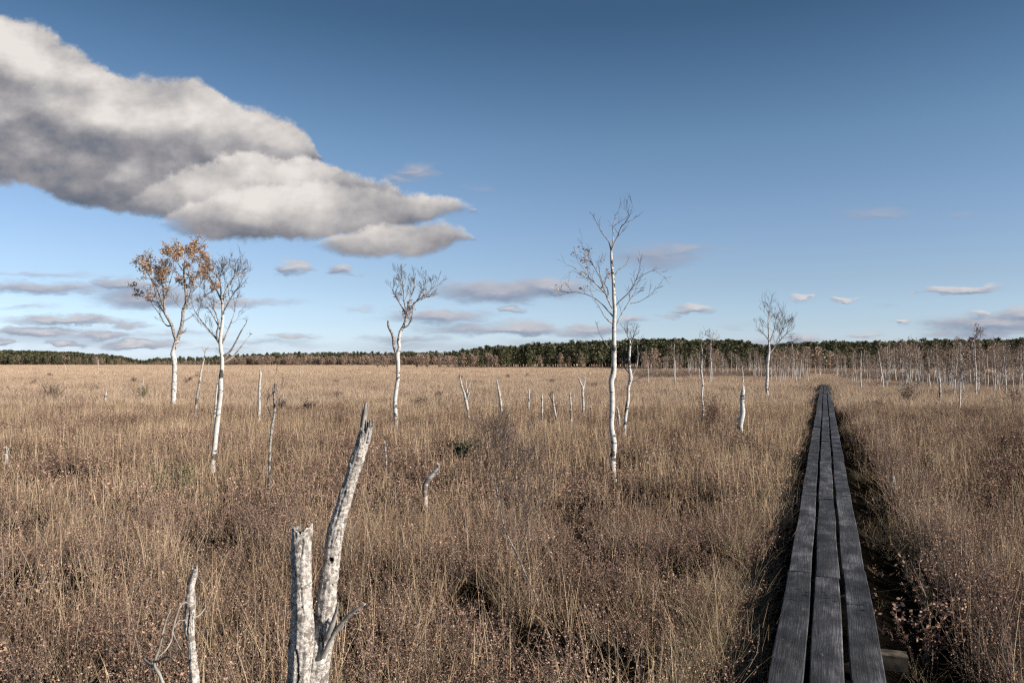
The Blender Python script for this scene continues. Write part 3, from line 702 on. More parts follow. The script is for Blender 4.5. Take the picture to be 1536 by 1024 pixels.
# A: tall birch with orange leaves
dA = gd(608)
def pxof(q):
    v = Vector(q) - Vector((0, 0, HC)); c = math.cos(PITCH); s = math.sin(PITCH)
    zf = v.y * c + v.z * s; yu = -v.y * s + v.z * c
    return 768 + F * v.x / zf, 512 - F * yu / zf
hero('birch_tree', 'tall white birch with a rounded crown of orange brown leaves, left of the bare one', dA,
     [(260, 608, 9.5), (261, 580, 9), (262, 552, 8.5), (261, 538, 9.5), (259, 530, 8), (262, 520, 8), (266, 508, 9)],
     [([(265, 511, 7), (261, 500, 6), (257, 486, 5.5), (250, 474, 5), (247, 466, 5), (247, 450, 3.6), (252, 435, 2.6), (256, 420, 1.6), (260, 405, 1)], -.5, 8, .5),
      ([(258, 488, 3), (250, 488, 2.4), (243, 478, 1.8), (237, 468, 1.4), (229, 458, 1)], .4, 3, .4),
      ([(248, 470, 3), (240, 460, 2), (234, 445, 1.6), (231, 430, 1.2), (222, 410, 1)], .3, 9, .5),
      ([(247, 466, 2.6), (238, 440, 2), (228, 420, 1.4), (216, 402, .9)], -.5, 9, .5),
      ([(240, 455, 1.6), (220, 448, 1.3), (202, 438, .9)], .5, 2, .4),
      ([(247, 455, 2), (243, 425, 1.6), (240, 412, 1.2)], .5, 9, .5),
      ([(266, 510, 8), (271, 495, 7), (274, 480, 6.5), (275, 465, 6), (279, 455, 5.5), (279, 440, 4.5), (277, 425, 4), (276, 410, 3), (277, 392, 2)], .3, 11, .5),
      ([(281, 454, 3), (286, 438, 2.8), (290, 420, 2.2), (296, 412, 1.6), (300, 398, 1.2)], -.5, 10, .5),
      ([(277, 462, 2.6), (290, 452, 2.2), (305, 444, 1.8), (318, 437, 1.2)], .5, 5, .5),
      ([(286, 440, 2), (300, 426, 1.5), (307, 412, 1), (310, 398, .8)], .2, 8, .45),
      ([(276, 408, 2), (266, 394, 1.5), (258, 384, 1)], -.4, 10, .42),
      ([(276, 398, 2), (284, 388, 1.4), (292, 380, 1)], .4, 10, .40),
      ([(277, 481, 2), (288, 474, 1.6), (296, 466, 1.2), (302, 456, .8)], .2, 2, .35),
      ([(270, 500, 3), (277, 497, 3.6), (279, 494, 2)], 0, 0, .05)],
     leafmat='orange', leafsize=.078, leaf_n=7000, twig_depth=2, twigL=.44, twig_r=.011, leaf_spread=.045, rmin=.0045,
     leaf_sel=lambda q: (lambda a: a[1] < 452 and (a[1] < 432 or a[0] < 250) )(pxof(q)), clumpy=False)
# B: bare birch with fine twigs
dB = gd(698)
hero('birch_tree', 'leaning white birch with a dense bare twiggy crown, beside the orange leaved birch', dB,
     [(319, 698, 9), (322, 670, 9), (325, 640, 9), (328, 615, 8.5), (331, 590, 8), (331, 570, 8.5), (333, 552, 7.5), (333, 535, 7), (331, 520, 7), (331, 505, 6.5), (334, 480, 5.5), (334, 460, 5), (332, 440, 4)],
     [([(331, 517, 5), (325, 508, 4), (318, 500, 3.2), (308, 488, 2.6), (300, 478, 2), (292, 466, 1.4)], .2, 4, .22),
      ([(327, 512, 4), (325, 500, 3.4), (328, 485, 3), (322, 465, 2.4), (316, 450, 1.8), (307, 440, 1.2)], -.25, 6, .19),
      ([(333, 515, 3.5), (340, 500, 3), (346, 485, 2.4), (352, 468, 1.8), (352, 455, 1.2)], .25, 4, .2),
      ([(334, 534, 4.5), (345, 527, 3.5), (354, 512, 3), (361, 498, 2.4), (369, 485, 1.4)], -.1, 0, .05),
      ([(335, 544, 3.6), (348, 536, 3), (360, 522, 2.2), (373, 505, 1.2)], .2, 0, .06),
      ([(333, 455, 4), (337, 440, 3.4), (344, 425, 2.8), (352, 415, 2), (362, 408, 1.2)], .1, 10, .19),
      ([(332, 445, 4), (331, 425, 3), (329, 418, 2.2), (331, 410, 1.4)], -.15, 10, .19),
      ([(332, 450, 3.4), (325, 435, 2.6), (318, 422, 2), (313, 412, 1.2)], .15, 8, .18),
      ([(334, 470, 3), (345, 450, 2.4), (353, 436, 1.8), (360, 430, 1.1)], -.2, 7, .18),
      ([(333, 500, 2.6), (322, 478, 2), (312, 462, 1.4)], .3, 5, .22),
      ([(345, 428, 2), (350, 416, 1.5), (353, 406, 1)], -.1, 7, .2)],
     leafmat='orange', leafsize=.024, leaf_n=330, twig_depth=2, twigL=.20, twig_r=.0045, rmin=.0016, wob=.14, lowtwigs=6, leaf_spread=.02, clumpy=True)
# C: middle birch with dead stub
dC = gd(634)
hero('birch_tree', 'small crooked birch with a broken white stub and a spreading bare crown', dC,
     [(594, 636, 8), (593, 615, 8), (593, 595, 7.5), (597, 565, 7.5), (597, 545, 7.5), (596, 533, 9), (599, 522, 6.5), (598, 512, 6.5), (600, 500, 6), (601, 496, 7)],
     [([(596, 534, 6), (591, 520, 5.5), (590, 508, 5.5), (588, 500, 5), (583, 490, 4.5), (582, 481, 3)], -.1, 0, .01),
      ([(601, 497, 6), (606, 487, 5.5), (609, 478, 4.5), (611, 468, 3.6)], .1, 3, .22),
      ([(604, 492, 3), (612, 488, 2.4), (617, 478, 2), (619, 465, 1.8)], -.2, 3, .2),
      ([(610, 472, 3.4), (604, 462, 2.6), (598, 452, 2.2), (591, 440, 1.6), (588, 433, 1)], .2, 5, .27),
      ([(611, 470, 3), (606, 452, 2.4), (605, 432, 2), (603, 420, 1.3)], -.2, 6, .33),
      ([(611, 468, 3), (614, 452, 2.4), (620, 436, 1.8), (622, 424, 1)], .2, 6, .32),
      ([(613, 466, 3), (621, 456, 2.4), (632, 446, 2), (643, 438, 1.6), (650, 430, 1)], -.1, 8, .3),
      ([(622, 455, 2), (632, 440, 1.6), (637, 424, 1)], .3, 6, .3),
      ([(606, 440, 2), (602, 424, 1.4), (598, 412, 1)], .1, 4, .25)],
     leafmat='pinkleaf', leafsize=.06, leaf_n=230, twig_depth=2, twigL=.25, twig_r=.008, rmin=.0028, wob=.14, leaf_spread=.03, clumpy=True,
     leaf_sel=lambda q: pxof(q)[1] > 440 and pxof(q)[0] > 592)
# D: the tallest, slender birch
dD = gd(713)
hero('birch_tree', 'tall slender white birch with wide thin bare branches, nearest of the standing birches', dD,
     [(920, 713, 11), (919, 690, 10.8), (921, 665, 10.6), (917, 640, 10.2), (918, 615, 10), (918, 590, 9.8), (917, 572, 10.2), (920, 560, 11), (921, 540, 9.5), (921, 515, 8.5), (921, 490, 7.5), (922, 465, 7), (921, 450, 7), (920, 425, 6), (918, 400, 5.5), (917, 385, 4.5), (917, 376, 4)],
     [([(920, 475, 3), (912, 466, 2.4), (903, 456, 2), (890, 446, 1.8), (875, 440, 1.6), (862, 438, 1.3), (850, 440, .9)], .2, 5, .30),
      ([(920, 486, 3), (912, 480, 2.4), (906, 473, 1.8), (900, 462, 1.2)], -.2, 1, .15),
      ([(918, 462, 3), (911, 448, 2.6), (908, 440, 2.8), (898, 430, 2.4), (886, 418, 2), (875, 408, 1.6), (862, 402, 1.1)], -.3, 8, .32),
      ([(909, 441, 2.6), (903, 425, 2.2), (898, 412, 1.8), (890, 398, 1.5), (882, 385, 1.1), (875, 372, .8)], .2, 9, .30),
      ([(912, 446, 2.4), (911, 432, 1.8), (902, 420, 1.4), (898, 400, 1)], .4, 6, .25),
      ([(922, 462, 2.8), (929, 452, 2.4), (940, 442, 2), (948, 432, 1.8), (954, 420, 1.5), (958, 408, 1.1)], -.2, 7, .28),
      ([(924, 488, 2.6), (930, 475, 2.2), (940, 458, 1.8), (947, 446, 1.6), (952, 438, 1.2)], .3, 5, .26),
      ([(945, 455, 1.4), (957, 453, 1.2), (970, 446, 1), (980, 437, .7)], 0, 2, .25),
      ([(954, 420, 1.4), (965, 412, 1.1), (980, 406, .8), (988, 410, .5)], 0, 2, .2),
      ([(922, 414, 2.4), (928, 404, 2), (938, 398, 1.6), (942, 390, 1)], .1, 1, .08),
      ([(917, 378, 3), (920, 368, 2.6), (926, 355, 2.2), (932, 340, 2), (936, 336, 1.6), (942, 328, 1.2), (945, 322, .8)], -.2, 6, .28),
      ([(917, 378, 3), (913, 362, 2.2), (905, 352, 1.8), (898, 340, 1.4), (893, 330, 1)], .2, 2, .18),
      ([(918, 372, 2.4), (920, 355, 2), (919, 340, 1.6), (922, 332, 1.2), (926, 322, .8)], .3, 3, .25),
      ([(917, 572, 3), (924, 569, 3), (926, 566, 2)], 0, 0, .03),
      ([(915, 523, 2), (907, 513, 1.6), (901, 503, 1.2), (896, 490, .9)], -.2, 1, .1)],
     leafmat='pinkleaf', leafsize=.05, leaf_n=125, twig_depth=1, twigL=.33, twig_r=.0042, rmin=.0018, wob=.13, leaf_spread=.015, clumpy=True, up=.06,
     leaf_sel=lambda q: pxof(q)[0] < 922 and 355 < pxof(q)[1] < 440, sides=18)
# E: birch behind the tall one
dE = gd(652)
hero('birch_tree', 'thin birch with knotty middle and pale wispy top, close behind the tallest birch', dE,
     [(937, 655, 6.4), (937, 640, 6), (939, 620, 6.4), (942, 600, 6), (943, 580, 5.6), (946, 566, 8), (944, 550, 5), (944, 535, 5), (945, 520, 4), (945, 510, 3)],
     [([(944, 525, 2.5), (944, 512, 1.8), (941, 502, 1.2)], .1, 6, .25), ([(945, 520, 2.5), (949, 510, 1.8), (951, 502, 1.2)], -.2, 6, .25),
      ([(946, 566, 3), (954, 552, 2.4), (957, 535, 1.8), (956, 518, 1)], .1, 4, .2), ([(944, 560, 2.4), (936, 550, 1.8), (931, 538, 1)], .1, 3, .2), ([(949, 572, 2.4), (958, 568, 1.8), (966, 560, 1)], -.1, 3, .15)],
     leafmat='brown', leafsize=.03, leaf_n=60, twig_depth=1, twigL=.22, twig_r=.007, rmin=.003, leaf_spread=.03)
# F: pale crowned birch left of the walk
dF = gd(592)
hero('birch_tree', 'birch with a pale bare rounded crown standing before the thicket, left of the boardwalk', dF,
     [(1151, 593, 6), (1150, 580, 6), (1151, 565, 5.5), (1151, 550, 5.5), (1152, 538, 6), (1154, 525, 3.6), (1153, 510, 3), (1153, 495, 2.4)],
     [([(1153, 500, 2.4), (1152, 485, 1.6), (1153, 470, 1)], .2, 7, .7), ([(1153, 510, 2.2), (1145, 500, 1.6), (1138, 494, 1)], -.3, 4, .5), ([(1153, 532, 2.8), (1162, 520, 2.2), (1168, 505, 1.6), (1174, 492, 1)], .3, 10, .75),
      ([(1162, 520, 2), (1172, 508, 1.6), (1182, 498, 1)], -.3, 8, .6), ([(1154, 515, 2.2), (1160, 498, 1.6), (1163, 485, 1)], .6, 8, .6)],
     leafmat='pinkleaf', leafsize=.05, leaf_n=120, twig_depth=2, twigL=.5, twig_r=.011, rmin=.004, limbbark='palelimb', leaf_spread=.08)
# H: thin birch with red shrub foot
dH = gd(634)
hero('birch_tree', 'spindly white birch with a thin dark twig top rising above a reddish bush', dH,
     [(1054, 636, 3.4), (1055, 615, 3.4), (1053, 595, 3.4), (1054, 575, 3.2), (1052, 555, 3), (1053, 540, 2.4), (1053, 522, 1.6)],
     [([(1053, 560, 1.8), (1048, 545, 1.2), (1046, 530, .8)], .1, 3, .25), ([(1053, 550, 1.8), (1058, 535, 1.2), (1060, 522, .8)], -.1, 3, .25), ([(1053, 535, 1.6), (1052, 520, 1.2), (1053, 508, .8)], 0, 4, .25)],
     twig_depth=1, twigL=.3, twig_r=.006, rmin=.003, bark='birch')

# ---- dead snags and poles: (label, foot row, trunk polyline, side limbs)
def snag(name, label, cat, py, trunk, limbs=(), bark='snag', twig=0, d=None, splinter=True, sides=9, group=None, leafs=0, tl=.2):
    d = d or foot_d(trunk[0][0], trunk[0][1], .16); gx, gy, gz = ground_root(trunk, d); O = np.array([gx, gy, gz])
    mb = MB(); W, Rr = px_line(trunk, d); W = [(gx, gy, gz - .06)] + W; Rr = [Rr[0] * 1.2] + Rr
    full = catmull([(*a, b_) for a, b_ in zip(W, Rr)], 5)
    pl = [q[:3] - O for q in full]; rad = [max(.004, q[3] * (1 + R.uniform(-.09, .09))) for q in full]
    mb.tube(pl, rad, sides, 0)
    if splinter and rad[-1] > .006:
        for k in range(3):
            a = R.uniform(0, 6.28); q = pl[-1] + np.array([math.cos(a), math.sin(a), 0]) * rad[-1] * .55; h = rad[-1] * R.uniform(1.5, 4)
            mb.tube([q - np.array([0, 0, .02]), q + np.array([0, 0, h * .6]), q + np.array([R.uniform(-.3, .3) * rad[-1], 0, h])], [rad[-1] * .5, rad[-1] * .35, rad[-1] * .05], 4, 0)
    if not limbs and not twig:
        o = link(name, mb.mesh(name, [bark])); o.location = (gx, gy, gz); return tag(o, label, cat, group)
    root = empty(name, (gx, gy, gz), label, cat, group); link('trunk', mb.mesh('trunk', [bark]), root)
    for pts, dofs in limbs:
        cb = MB(); tips = []; lp, lr = limb(cb, pts, d, dofs, 6, 4, knob=.12)
        if twig:
            for _ in range(twig):
                k = R.randint(max(1, len(lp) // 3), len(lp) - 1); grow(cb, lp[k], rng.normal(0, .6, 3) + np.array([0, 0, .8]), tl * R.uniform(.5, 1.1), min(lr[k] * .7, .004), 1, tips, rmin=.0022)
        cb.v = [v - O for v in cb.v]; br = link('branch', cb.mesh('branch', [bark, 'twigs']), root)
        if leafs and tips:
            lb = MB(); tp = np.array([q for q, _ in tips]); leaves(lb, tp[rng.integers(0, len(tp), leafs)] - O, .03, 0); link('leaves', lb.mesh('leaves', ['brown'], False), br)
    return root
snag('dead_birch', 'thin leaning dead birch with a forked twig tip, between the two left birches', 'dead tree', 622, [(293, 622, 5), (295, 600, 4.6), (299, 575, 4), (302, 555, 3.4), (307, 535, 2.6), (309, 524, 2)],
     [([(308, 530, 1.8), (305, 524, 1.4), (304, 519, 1)], 0), ([(309, 526, 2), (312, 521, 1.6), (314, 522, 1.2)], 0)])
snag('birch_pole', 'slim white dead stem rising beside the trunk of the bare twiggy birch', 'dead tree', 634, [(321, 634, 4), (323, 610, 3.6), (325, 585, 3), (328, 562, 2)])
snag('birch_pole', 'straight white dead birch pole right of the bare twiggy birch', 'dead tree', 632, [(388, 632, 6), (389, 610, 5.5), (389, 585, 5), (391, 558, 4)])
snag('dead_sapling', 'thin grey dead sapling with wispy twigs behind the foreground stumps', 'dead tree', 738, [(403, 738, 5), (404, 705, 5), (405, 670, 4.6), (408, 640, 4.4), (412, 618, 4), (411, 598, 3), (412, 575, 2)],
     [([(408, 628, 2), (403, 615, 1.5), (399, 600, 1)], .1), ([(411, 615, 2), (416, 600, 1.4), (417, 585, 1)], -.1), ([(411, 600, 1.8), (409, 585, 1.2), (411, 560, .8)], .05)], 'greysnag', twig=3)
snag('birch_snag', 'dark tipped forked snag right of the crooked birch', 'dead tree', 630, [(703, 630, 5), (701, 612, 5), (698, 597, 5.5), (696, 588, 4.5), (692, 577, 3.4), (690, 562, 2)],
     [([(698, 597, 4), (701, 588, 3), (699, 580, 2), (700, 570, 1)], .1), ([(700, 600, 3), (704, 588, 2.6), (704, 578, 1.6)], -.1), ([(697, 588, 2), (704, 578, 1.2), (708, 566, .8)], .1)], twig=1, tl=.12)
snag('birch_snag', 'plain leaning white snag with a pointed tip between the forked snag and the posts', 'dead tree', 624, [(753, 624, 5), (751, 605, 5), (749, 590, 5), (745, 570, 2.6)])
snag('birch_post', 'short grey post, first of the row before the tallest birch', 'dead tree', 616, [(793, 616, 3.4), (793, 602, 3.2), (794, 584, 2)], [([(794, 590, 1.5), (796, 584, 1)], 0)])
snag('birch_post', 'short brown stemmed post standing second in the row before the tallest birch', 'dead tree', 636, [(813, 637, 4.5), (813, 620, 4), (813, 608, 3.6), (813, 593, 3)])
snag('birch_post', 'tilted post with a few pink leaves, third in the row before the tallest birch', 'dead tree', 632, [(835, 633, 3.4), (832, 615, 3.4), (830, 603, 3), (830, 588, 2)], [([(830, 605, 1.8), (826, 596, 1.4), (822, 590, 1)], .1), ([(831, 595, 1.6), (834, 586, 1.2), (832, 580, 1)], -.1)], twig=2, leafs=26, tl=.15)
snag('birch_post', 'thin upright white post, fourth in the row before the tallest birch', 'dead tree', 634, [(857, 635, 4), (856, 620, 3.8), (856, 606, 3.6), (855, 590, 2.8)])
snag('birch_snag', 'white snag with a y shaped top just left of the tallest birch', 'dead tree', 624, [(875, 625, 5), (875, 608, 4.8), (874, 592, 4.8), (874, 582, 4.5)],
     [([(875, 583, 4), (871, 574, 3.4), (867, 565, 2)], 0), ([(875, 584, 3), (877, 574, 2.4), (877, 565, 1.6)], .1)], twig=1, tl=.12)
snag('birch_stub', 'tiny dark stub just left of the tallest birch foot', 'dead tree', 618, [(887, 620, 3), (886, 610, 3)])
snag('birch_stub', 'short white stump between the tallest birch and the thin one behind it', 'dead tree', 636, [(929, 640, 5), (928, 625, 5), (926, 611, 3)])
snag('birch_snag', 'thick white barked snag with a black side, left of the boardwalk', 'dead tree', 650, [(1110, 652, 9), (1111, 635, 10), (1114, 618, 9.5), (1113, 600, 8.5), (1115, 584, 7)], [([(1110, 632, 5), (1107, 626, 4), (1106, 622, 2)], 0)], 'birch')
snag('leaning_stump', 'small pale stump bent sharply to the right behind the foreground stumps', 'stump', 750, [(638, 752, 9), (637, 738, 10), (639, 725, 11), (648, 713, 10), (658, 703, 9)], bark='snag')
snag('birch_stub', 'short pale stump at the far left edge of the bog', 'stump', 690, [(9, 692, 8), (9, 684, 7), (11, 675, 5)])
snag('birch_stub', 'small white stub standing left of the orange leaved birch', 'stump', 604, [(158, 604, 4), (158, 596, 4), (159, 589, 3.4)])
snag('birch_stub', 'tiny grey stub right of the dark brown bush', 'stump', 604, [(101, 604, 3), (99, 594, 2.4), (98, 586, 1.5)])
snag('thin_post', 'thin white stick beyond the straight birch pole', 'dead tree', 600, [(424, 600, 2.6), (424, 590, 2)])
snag('thin_post', 'slender pale stick just right of the tall foreground stump', 'dead tree', 705, [(579, 706, 4.5), (579, 690, 4), (577, 664, 2.6)], bark='greysnag')
snag('thin_post', 'wispy pale stick right of the small white stub', 'dead tree', 592, [(214, 594, 2.2), (214, 580, 2), (215, 565, 1)], [([(214, 580, 1.4), (211, 573, .8)], 0)], twig=1)
snag('birch_stub', 'cut white stub in the grass right of the boardwalk', 'stump', 726, [(1338, 727, 8), (1338, 720, 8), (1339, 714, 7)], bark='birch', splinter=False, d=gd(727, .06))
snag('birch_pole', 'white broken birch pole standing right of the boardwalk', 'dead tree', 598, [(1410, 599, 4.4), (1410, 585, 4.4), (1409, 568, 4)])
for i, (x, y0, y1, wd) in enumerate([(147, 556, 540, 1.8), (313, 560, 545, 1.5), (450, 568, 552, 1.6), (447, 595, 584, 1.5), (98, 556, 546, 1.5), (790, 574, 566, 1.4), (905, 575, 567, 2), (858, 572, 562, 1.5)]):
    snag('far_stick', 'tiny pale dead stick far out on the open bog', 'dead tree', y0, [(x, y0, wd), (x + R.uniform(-1, 1), (y0 + y1) / 2, wd * .9), (x + R.uniform(-1, 1), y1, wd * .7)], group='distant dead sticks on the open bog', sides=5)

# bent sapling in the middle foreground with its spray of grey twigs
def bent_sapling():
    d = gd(880, .15); root = P(806, 900, d); gz = float(ground_z(root.x, root.y))
    r0 = empty('bent_sapling', (root.x, root.y, gz), 'long pale sapling stem bending left out of the grass in the middle', 'sapling'); O = np.array([root.x, root.y, gz])
    mb = MB(); W, Rr = px_line([(806, 900, 3.8), (790, 865, 3.4), (775, 830, 3), (758, 795, 2.6), (750, 760, 2.2), (744, 725, 1.7), (738, 700, 1.2)], d, .3)
    full = catmull([(root.x, root.y, gz - .05, Rr[0] * 1.1)] + [(*a, b_) for a, b_ in zip(W, Rr)], 5)
    mb.tube([q[:3] - O for q in full], [q[3] for q in full], 7, 0); link('trunk', mb.mesh('trunk', ['greysnag']), r0)
    cb = MB(); tips = []
    for pts in ([(778, 835, 1.8), (792, 790, 1.5), (806, 750, 1.2), (812, 720, .9)], [(756, 790, 1.6), (764, 750, 1.6), (772, 715, 1)], [(748, 750, 2), (740, 720, 1.4), (728, 700, 1)], [(752, 765, 2), (757, 720, 1.5), (760, 690, 1)]):
        lp, lr = limb(cb, pts, d, R.uniform(-.2, .4), 5, 4)
        for _ in range(12):
            k = R.randint(3, len(lp) - 1); grow(cb, lp[k], rng.normal(0, .5, 3) + np.array([0, 0, 1]), .26, .0026, 2, tips, rmin=.0012)
    cb.v = [v - O for v in cb.v]; link('crown', cb.mesh('crown', ['branch', 'twigs']), r0)
bent_sapling()

# grey dead snag with its fallen branches, lower left
dS = 3.12
def fallen():
    d = 3.02; pts = [(246, 1030, 5), (240, 1012, 5.5), (232, 998, 5), (234, 985, 4.5), (240, 968, 3.6), (245, 945, 4), (251, 925, 2.6), (256, 915, 1.4)]
    gx, gy, gz = ground_root(pts, d); O = np.array([gx, gy, gz]); mb = MB(); lp, lr = limb(mb, pts, d, 0, 8, 5, knob=.15)
    mb.tube([lp[0] * 1.0, np.array([gx, gy, gz - .05])], [lr[0], lr[0] * 1.2], 8)
    limb(mb, [(234, 1000, 5), (222, 994, 5), (214, 985, 2)], d, .1, 6, 3); limb(mb, [(236, 992, 4), (250, 984, 3), (262, 990, 1.5)], d, -.1, 6, 3)
    limb(mb, [(258, 945, 3.0), (264, 960, 2.2), (272, 975, 1.5)], d, .1, 5, 3)
    mb.v = [v - O for v in mb.v]; o = link('dead_branch', mb.mesh('dead_branch', ['deadwood'])); o.location = (gx, gy, gz)
    tag(o, 'pale forked dead branch standing in the grass left of the grey snag', 'branch')
fallen()

THIN = 1.0
# ---- the twin foreground stump
def rough_tube(name, line, d, parent, O, nside=56, step=.006, crack=(), top='jag', hole=None, tilt=0, dark_side=True, seedv=0.0, dofs=0.0):
    W, Rr = px_line(line, d, dofs)
    jag_k = 0.8 if nside > 40 else .4
    full = catmull([(*a, b_) for a, b_ in zip(W, Rr)], 40)
    full = np.array(full); seg = np.linalg.norm(np.diff(full[:, :3], axis=0), axis=1); L = np.concatenate([[0], np.cumsum(seg)]); n = int(L[-1] / step)
    ls = np.linspace(0, L[-1], n); F4 = np.stack([np.interp(ls, L, full[:, k]) for k in range(4)], 1)
    V = np.zeros((n, nside, 3)); T = np.zeros((n, nside)); ux = np.array([1.0, 0, 0])
    topcut = np.array([0.005 * math.sin(k * 2 * math.pi / nside * 2 + 1) + .022 * mnoise.noise((k * .55, seedv, 1.3)) + .012 * mnoise.noise((k * 1.9, seedv, 7)) for k in range(nside)])
    for i in range(n):
        p = F4[i, :3]; tb = F4[min(i + 1, n - 1), :3] - F4[max(i - 1, 0), :3]; tb /= np.linalg.norm(tb)
        u = ux - tb * ux.dot(tb); u /= np.linalg.norm(u); v_ = np.cross(tb, u)
        for k in range(nside):
            a = 2 * math.pi * k / nside; dr = u * math.cos(a) + v_ * math.sin(a)
            q = p + dr * F4[i, 3]
            nn = mnoise.fractal(Vector((q[0] * 22, q[1] * 22, q[2] * 9 + seedv)), .6, 2.1, 4)
            n2 = mnoise.noise(Vector((q[0] * 120, q[1] * 120, q[2] * 70 + seedv)))
            n3 = mnoise.noise(Vector((math.cos(a) * 3, math.sin(a) * 3, q[2] * 4 + seedv)))
            rr_ = F4[i, 3] * (1 + .15 * nn + .12 * n3) + .0022 * n2
            tint = 0.0
            for (ca, l0, l1, cw, amp, ph) in crack:
                if l0 < ls[i] < l1:
                    cc = ca + amp * math.sin(ls[i] * 22 + ph) + amp * .7 * mnoise.noise((ls[i] * 40, ph, 0)); fr = min((ls[i] - l0), (l1 - ls[i])) / .04
                    dd = abs((a - cc + math.pi) % (2 * math.pi) - math.pi) / (cw * min(1, fr)  * (0.5 + abs(mnoise.noise((ls[i] * 30, ph, 4))) * 1.6) + 1e-4)
                    if dd < 1: rr_ *= 1 - .45 * (1 - dd); tint = max(tint, min(1, (1 - dd) * 2.2))
            if hole:
                ha, hl, hr = hole; da = ((a - ha + math.pi) % (2 * math.pi) - math.pi) * F4[i, 3]; dh = math.hypot(da, ls[i] - hl) / hr
                if dh < 1: rr_ *= 1 - .6 * (1 - dh ** 3); tint = 1.0
                elif dh < 1.5: rr_ *= 1 + .12 * (1.5 - dh) * 2
            if dark_side:           # shade painted into the tint on the face turned from the sun
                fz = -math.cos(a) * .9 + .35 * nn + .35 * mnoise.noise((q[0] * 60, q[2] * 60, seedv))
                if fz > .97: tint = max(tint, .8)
            e = n - 1 - i
            q = p + dr * rr_
            if top == 'jag' and e < 10: q = q + tb * topcut[k] * (1 - e / 10) ** .8 * 1.1
            V[i, k] = q; T[i, k] = tint
    mb = MB(); idx_ = np.arange(n * nside).reshape(n, nside); Fc = []
    for i in range(n - 1):
        a = idx_[i]; b_ = np.roll(idx_[i], -1); Fc += np.stack([a, b_, np.roll(idx_[i + 1], -1), idx_[i + 1]], 1).tolist()
    Vf = V.reshape(-1, 3).tolist(); Tf = T.reshape(-1).tolist()
    # broken top: rim dips inwards to a splintered heart
    c = V[-1].mean(0); base = len(Vf); r1 = c + (V[-1] - c) * .72 - np.array([0, 0, .006]); r2 = c + (V[-1] - c) * .35 + rng.normal(0, .004, (nside, 3)) - np.array([0, 0, .014])
    Vf += r1.tolist() + r2.tolist() + [(c - np.array([0, 0, .02])).tolist()]; Tf += [.25] * nside + [.7] * nside + [.8]
    for k in range(nside):
        k2 = (k + 1) % nside; t_ = idx_[-1]
        Fc += [[int(t_[k]), int(t_[k2]), base + k2, base + k], [base + k, base + k2, base + nside + k2, base + nside + k], [base + nside + k, base + nside + k2, base + 2 * nside]]
    mb.add(np.array(Vf) - O, Fc, 0, np.array(Tf)); return link(name, mb.mesh(name, ['stump']), parent)
def fg_stump():
    d = 3.15; foot = P(455, 1230, d); gz = float(ground_z(foot.x, foot.y)); O = np.array([foot.x, foot.y, gz])
    rt = empty('twin_stump', (foot.x, foot.y, gz), 'large cracked white birch stump in the foreground with one short and one long broken stem', 'stump')
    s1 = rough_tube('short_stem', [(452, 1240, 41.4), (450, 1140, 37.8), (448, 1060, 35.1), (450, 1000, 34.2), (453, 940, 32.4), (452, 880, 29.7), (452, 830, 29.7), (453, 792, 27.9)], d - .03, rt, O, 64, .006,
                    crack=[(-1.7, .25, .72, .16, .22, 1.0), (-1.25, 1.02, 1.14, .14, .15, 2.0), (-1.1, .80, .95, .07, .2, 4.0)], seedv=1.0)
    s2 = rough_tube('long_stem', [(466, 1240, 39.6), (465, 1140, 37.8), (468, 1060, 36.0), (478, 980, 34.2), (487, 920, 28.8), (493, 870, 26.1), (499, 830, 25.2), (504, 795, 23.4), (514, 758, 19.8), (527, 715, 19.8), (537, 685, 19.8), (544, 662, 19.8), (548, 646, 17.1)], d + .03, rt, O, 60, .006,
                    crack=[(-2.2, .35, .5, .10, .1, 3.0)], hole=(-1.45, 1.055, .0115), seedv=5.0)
    # splinter of bare wood and torn bark at the tip
    mb = MB()
    for pts in ([(543, 652, 7), (545, 635, 7), (547, 620, 6), (549, 604, 3)], [(541, 650, 4), (542, 635, 3.4), (544, 618, 2.4), (545, 606, 1)], [(547, 650, 5), (548, 632, 4), (551, 615, 2.5), (552, 606, 1)]):
        limb(mb, pts, d + .03 + R.uniform(-.01, .01), 0, 7, 8, knob=.08)
    mb.v = [v - O for v in mb.v]; link('splinter', mb.mesh('splinter', ['deadwood']), s2)
    mb = MB()
    for k in range(7):
        x = 552 + R.uniform(-3, 5); limb(mb, [(x - 3, 664, 5), (x, 652, R.uniform(3, 6)), (x + R.uniform(0, 3), 642, 3.5), (x + R.uniform(-1, 5), 630 + R.uniform(-4, 8), 1.2)], d + .03 + R.uniform(-.02, .02), 0, 5, 5, knob=.25)
    mb.v = [v - O for v in mb.v]; link('torn_bark', mb.mesh('torn_bark', ['greysnag']), s2)
    for pts, nm in (([(484, 985, 8), (495, 962, 7), (505, 944, 6), (518, 928, 6), (531, 916, 4.5), (548, 905, 3)], 'branch'), ([(490, 960, 11), (498, 938, 9), (504, 918, 5), (507, 903, 2)], 'branch')):
        mb = MB(); limb(mb, pts, d - .02, -.06, 9, 6, knob=.14)
        if len(pts) == 6: limb(mb, [(505, 946, 4), (512, 942, 4), (516, 936, 2)], d - .04, 0, 6, 4); limb(mb, [(528, 918, 3), (533, 920, 2.4), (537, 918, 1.4)], d - .05, 0, 6, 4)
        mb.v = [v - O for v in mb.v]; link(nm, mb.mesh(nm, ['deadwood']), s2)
fg_stump()
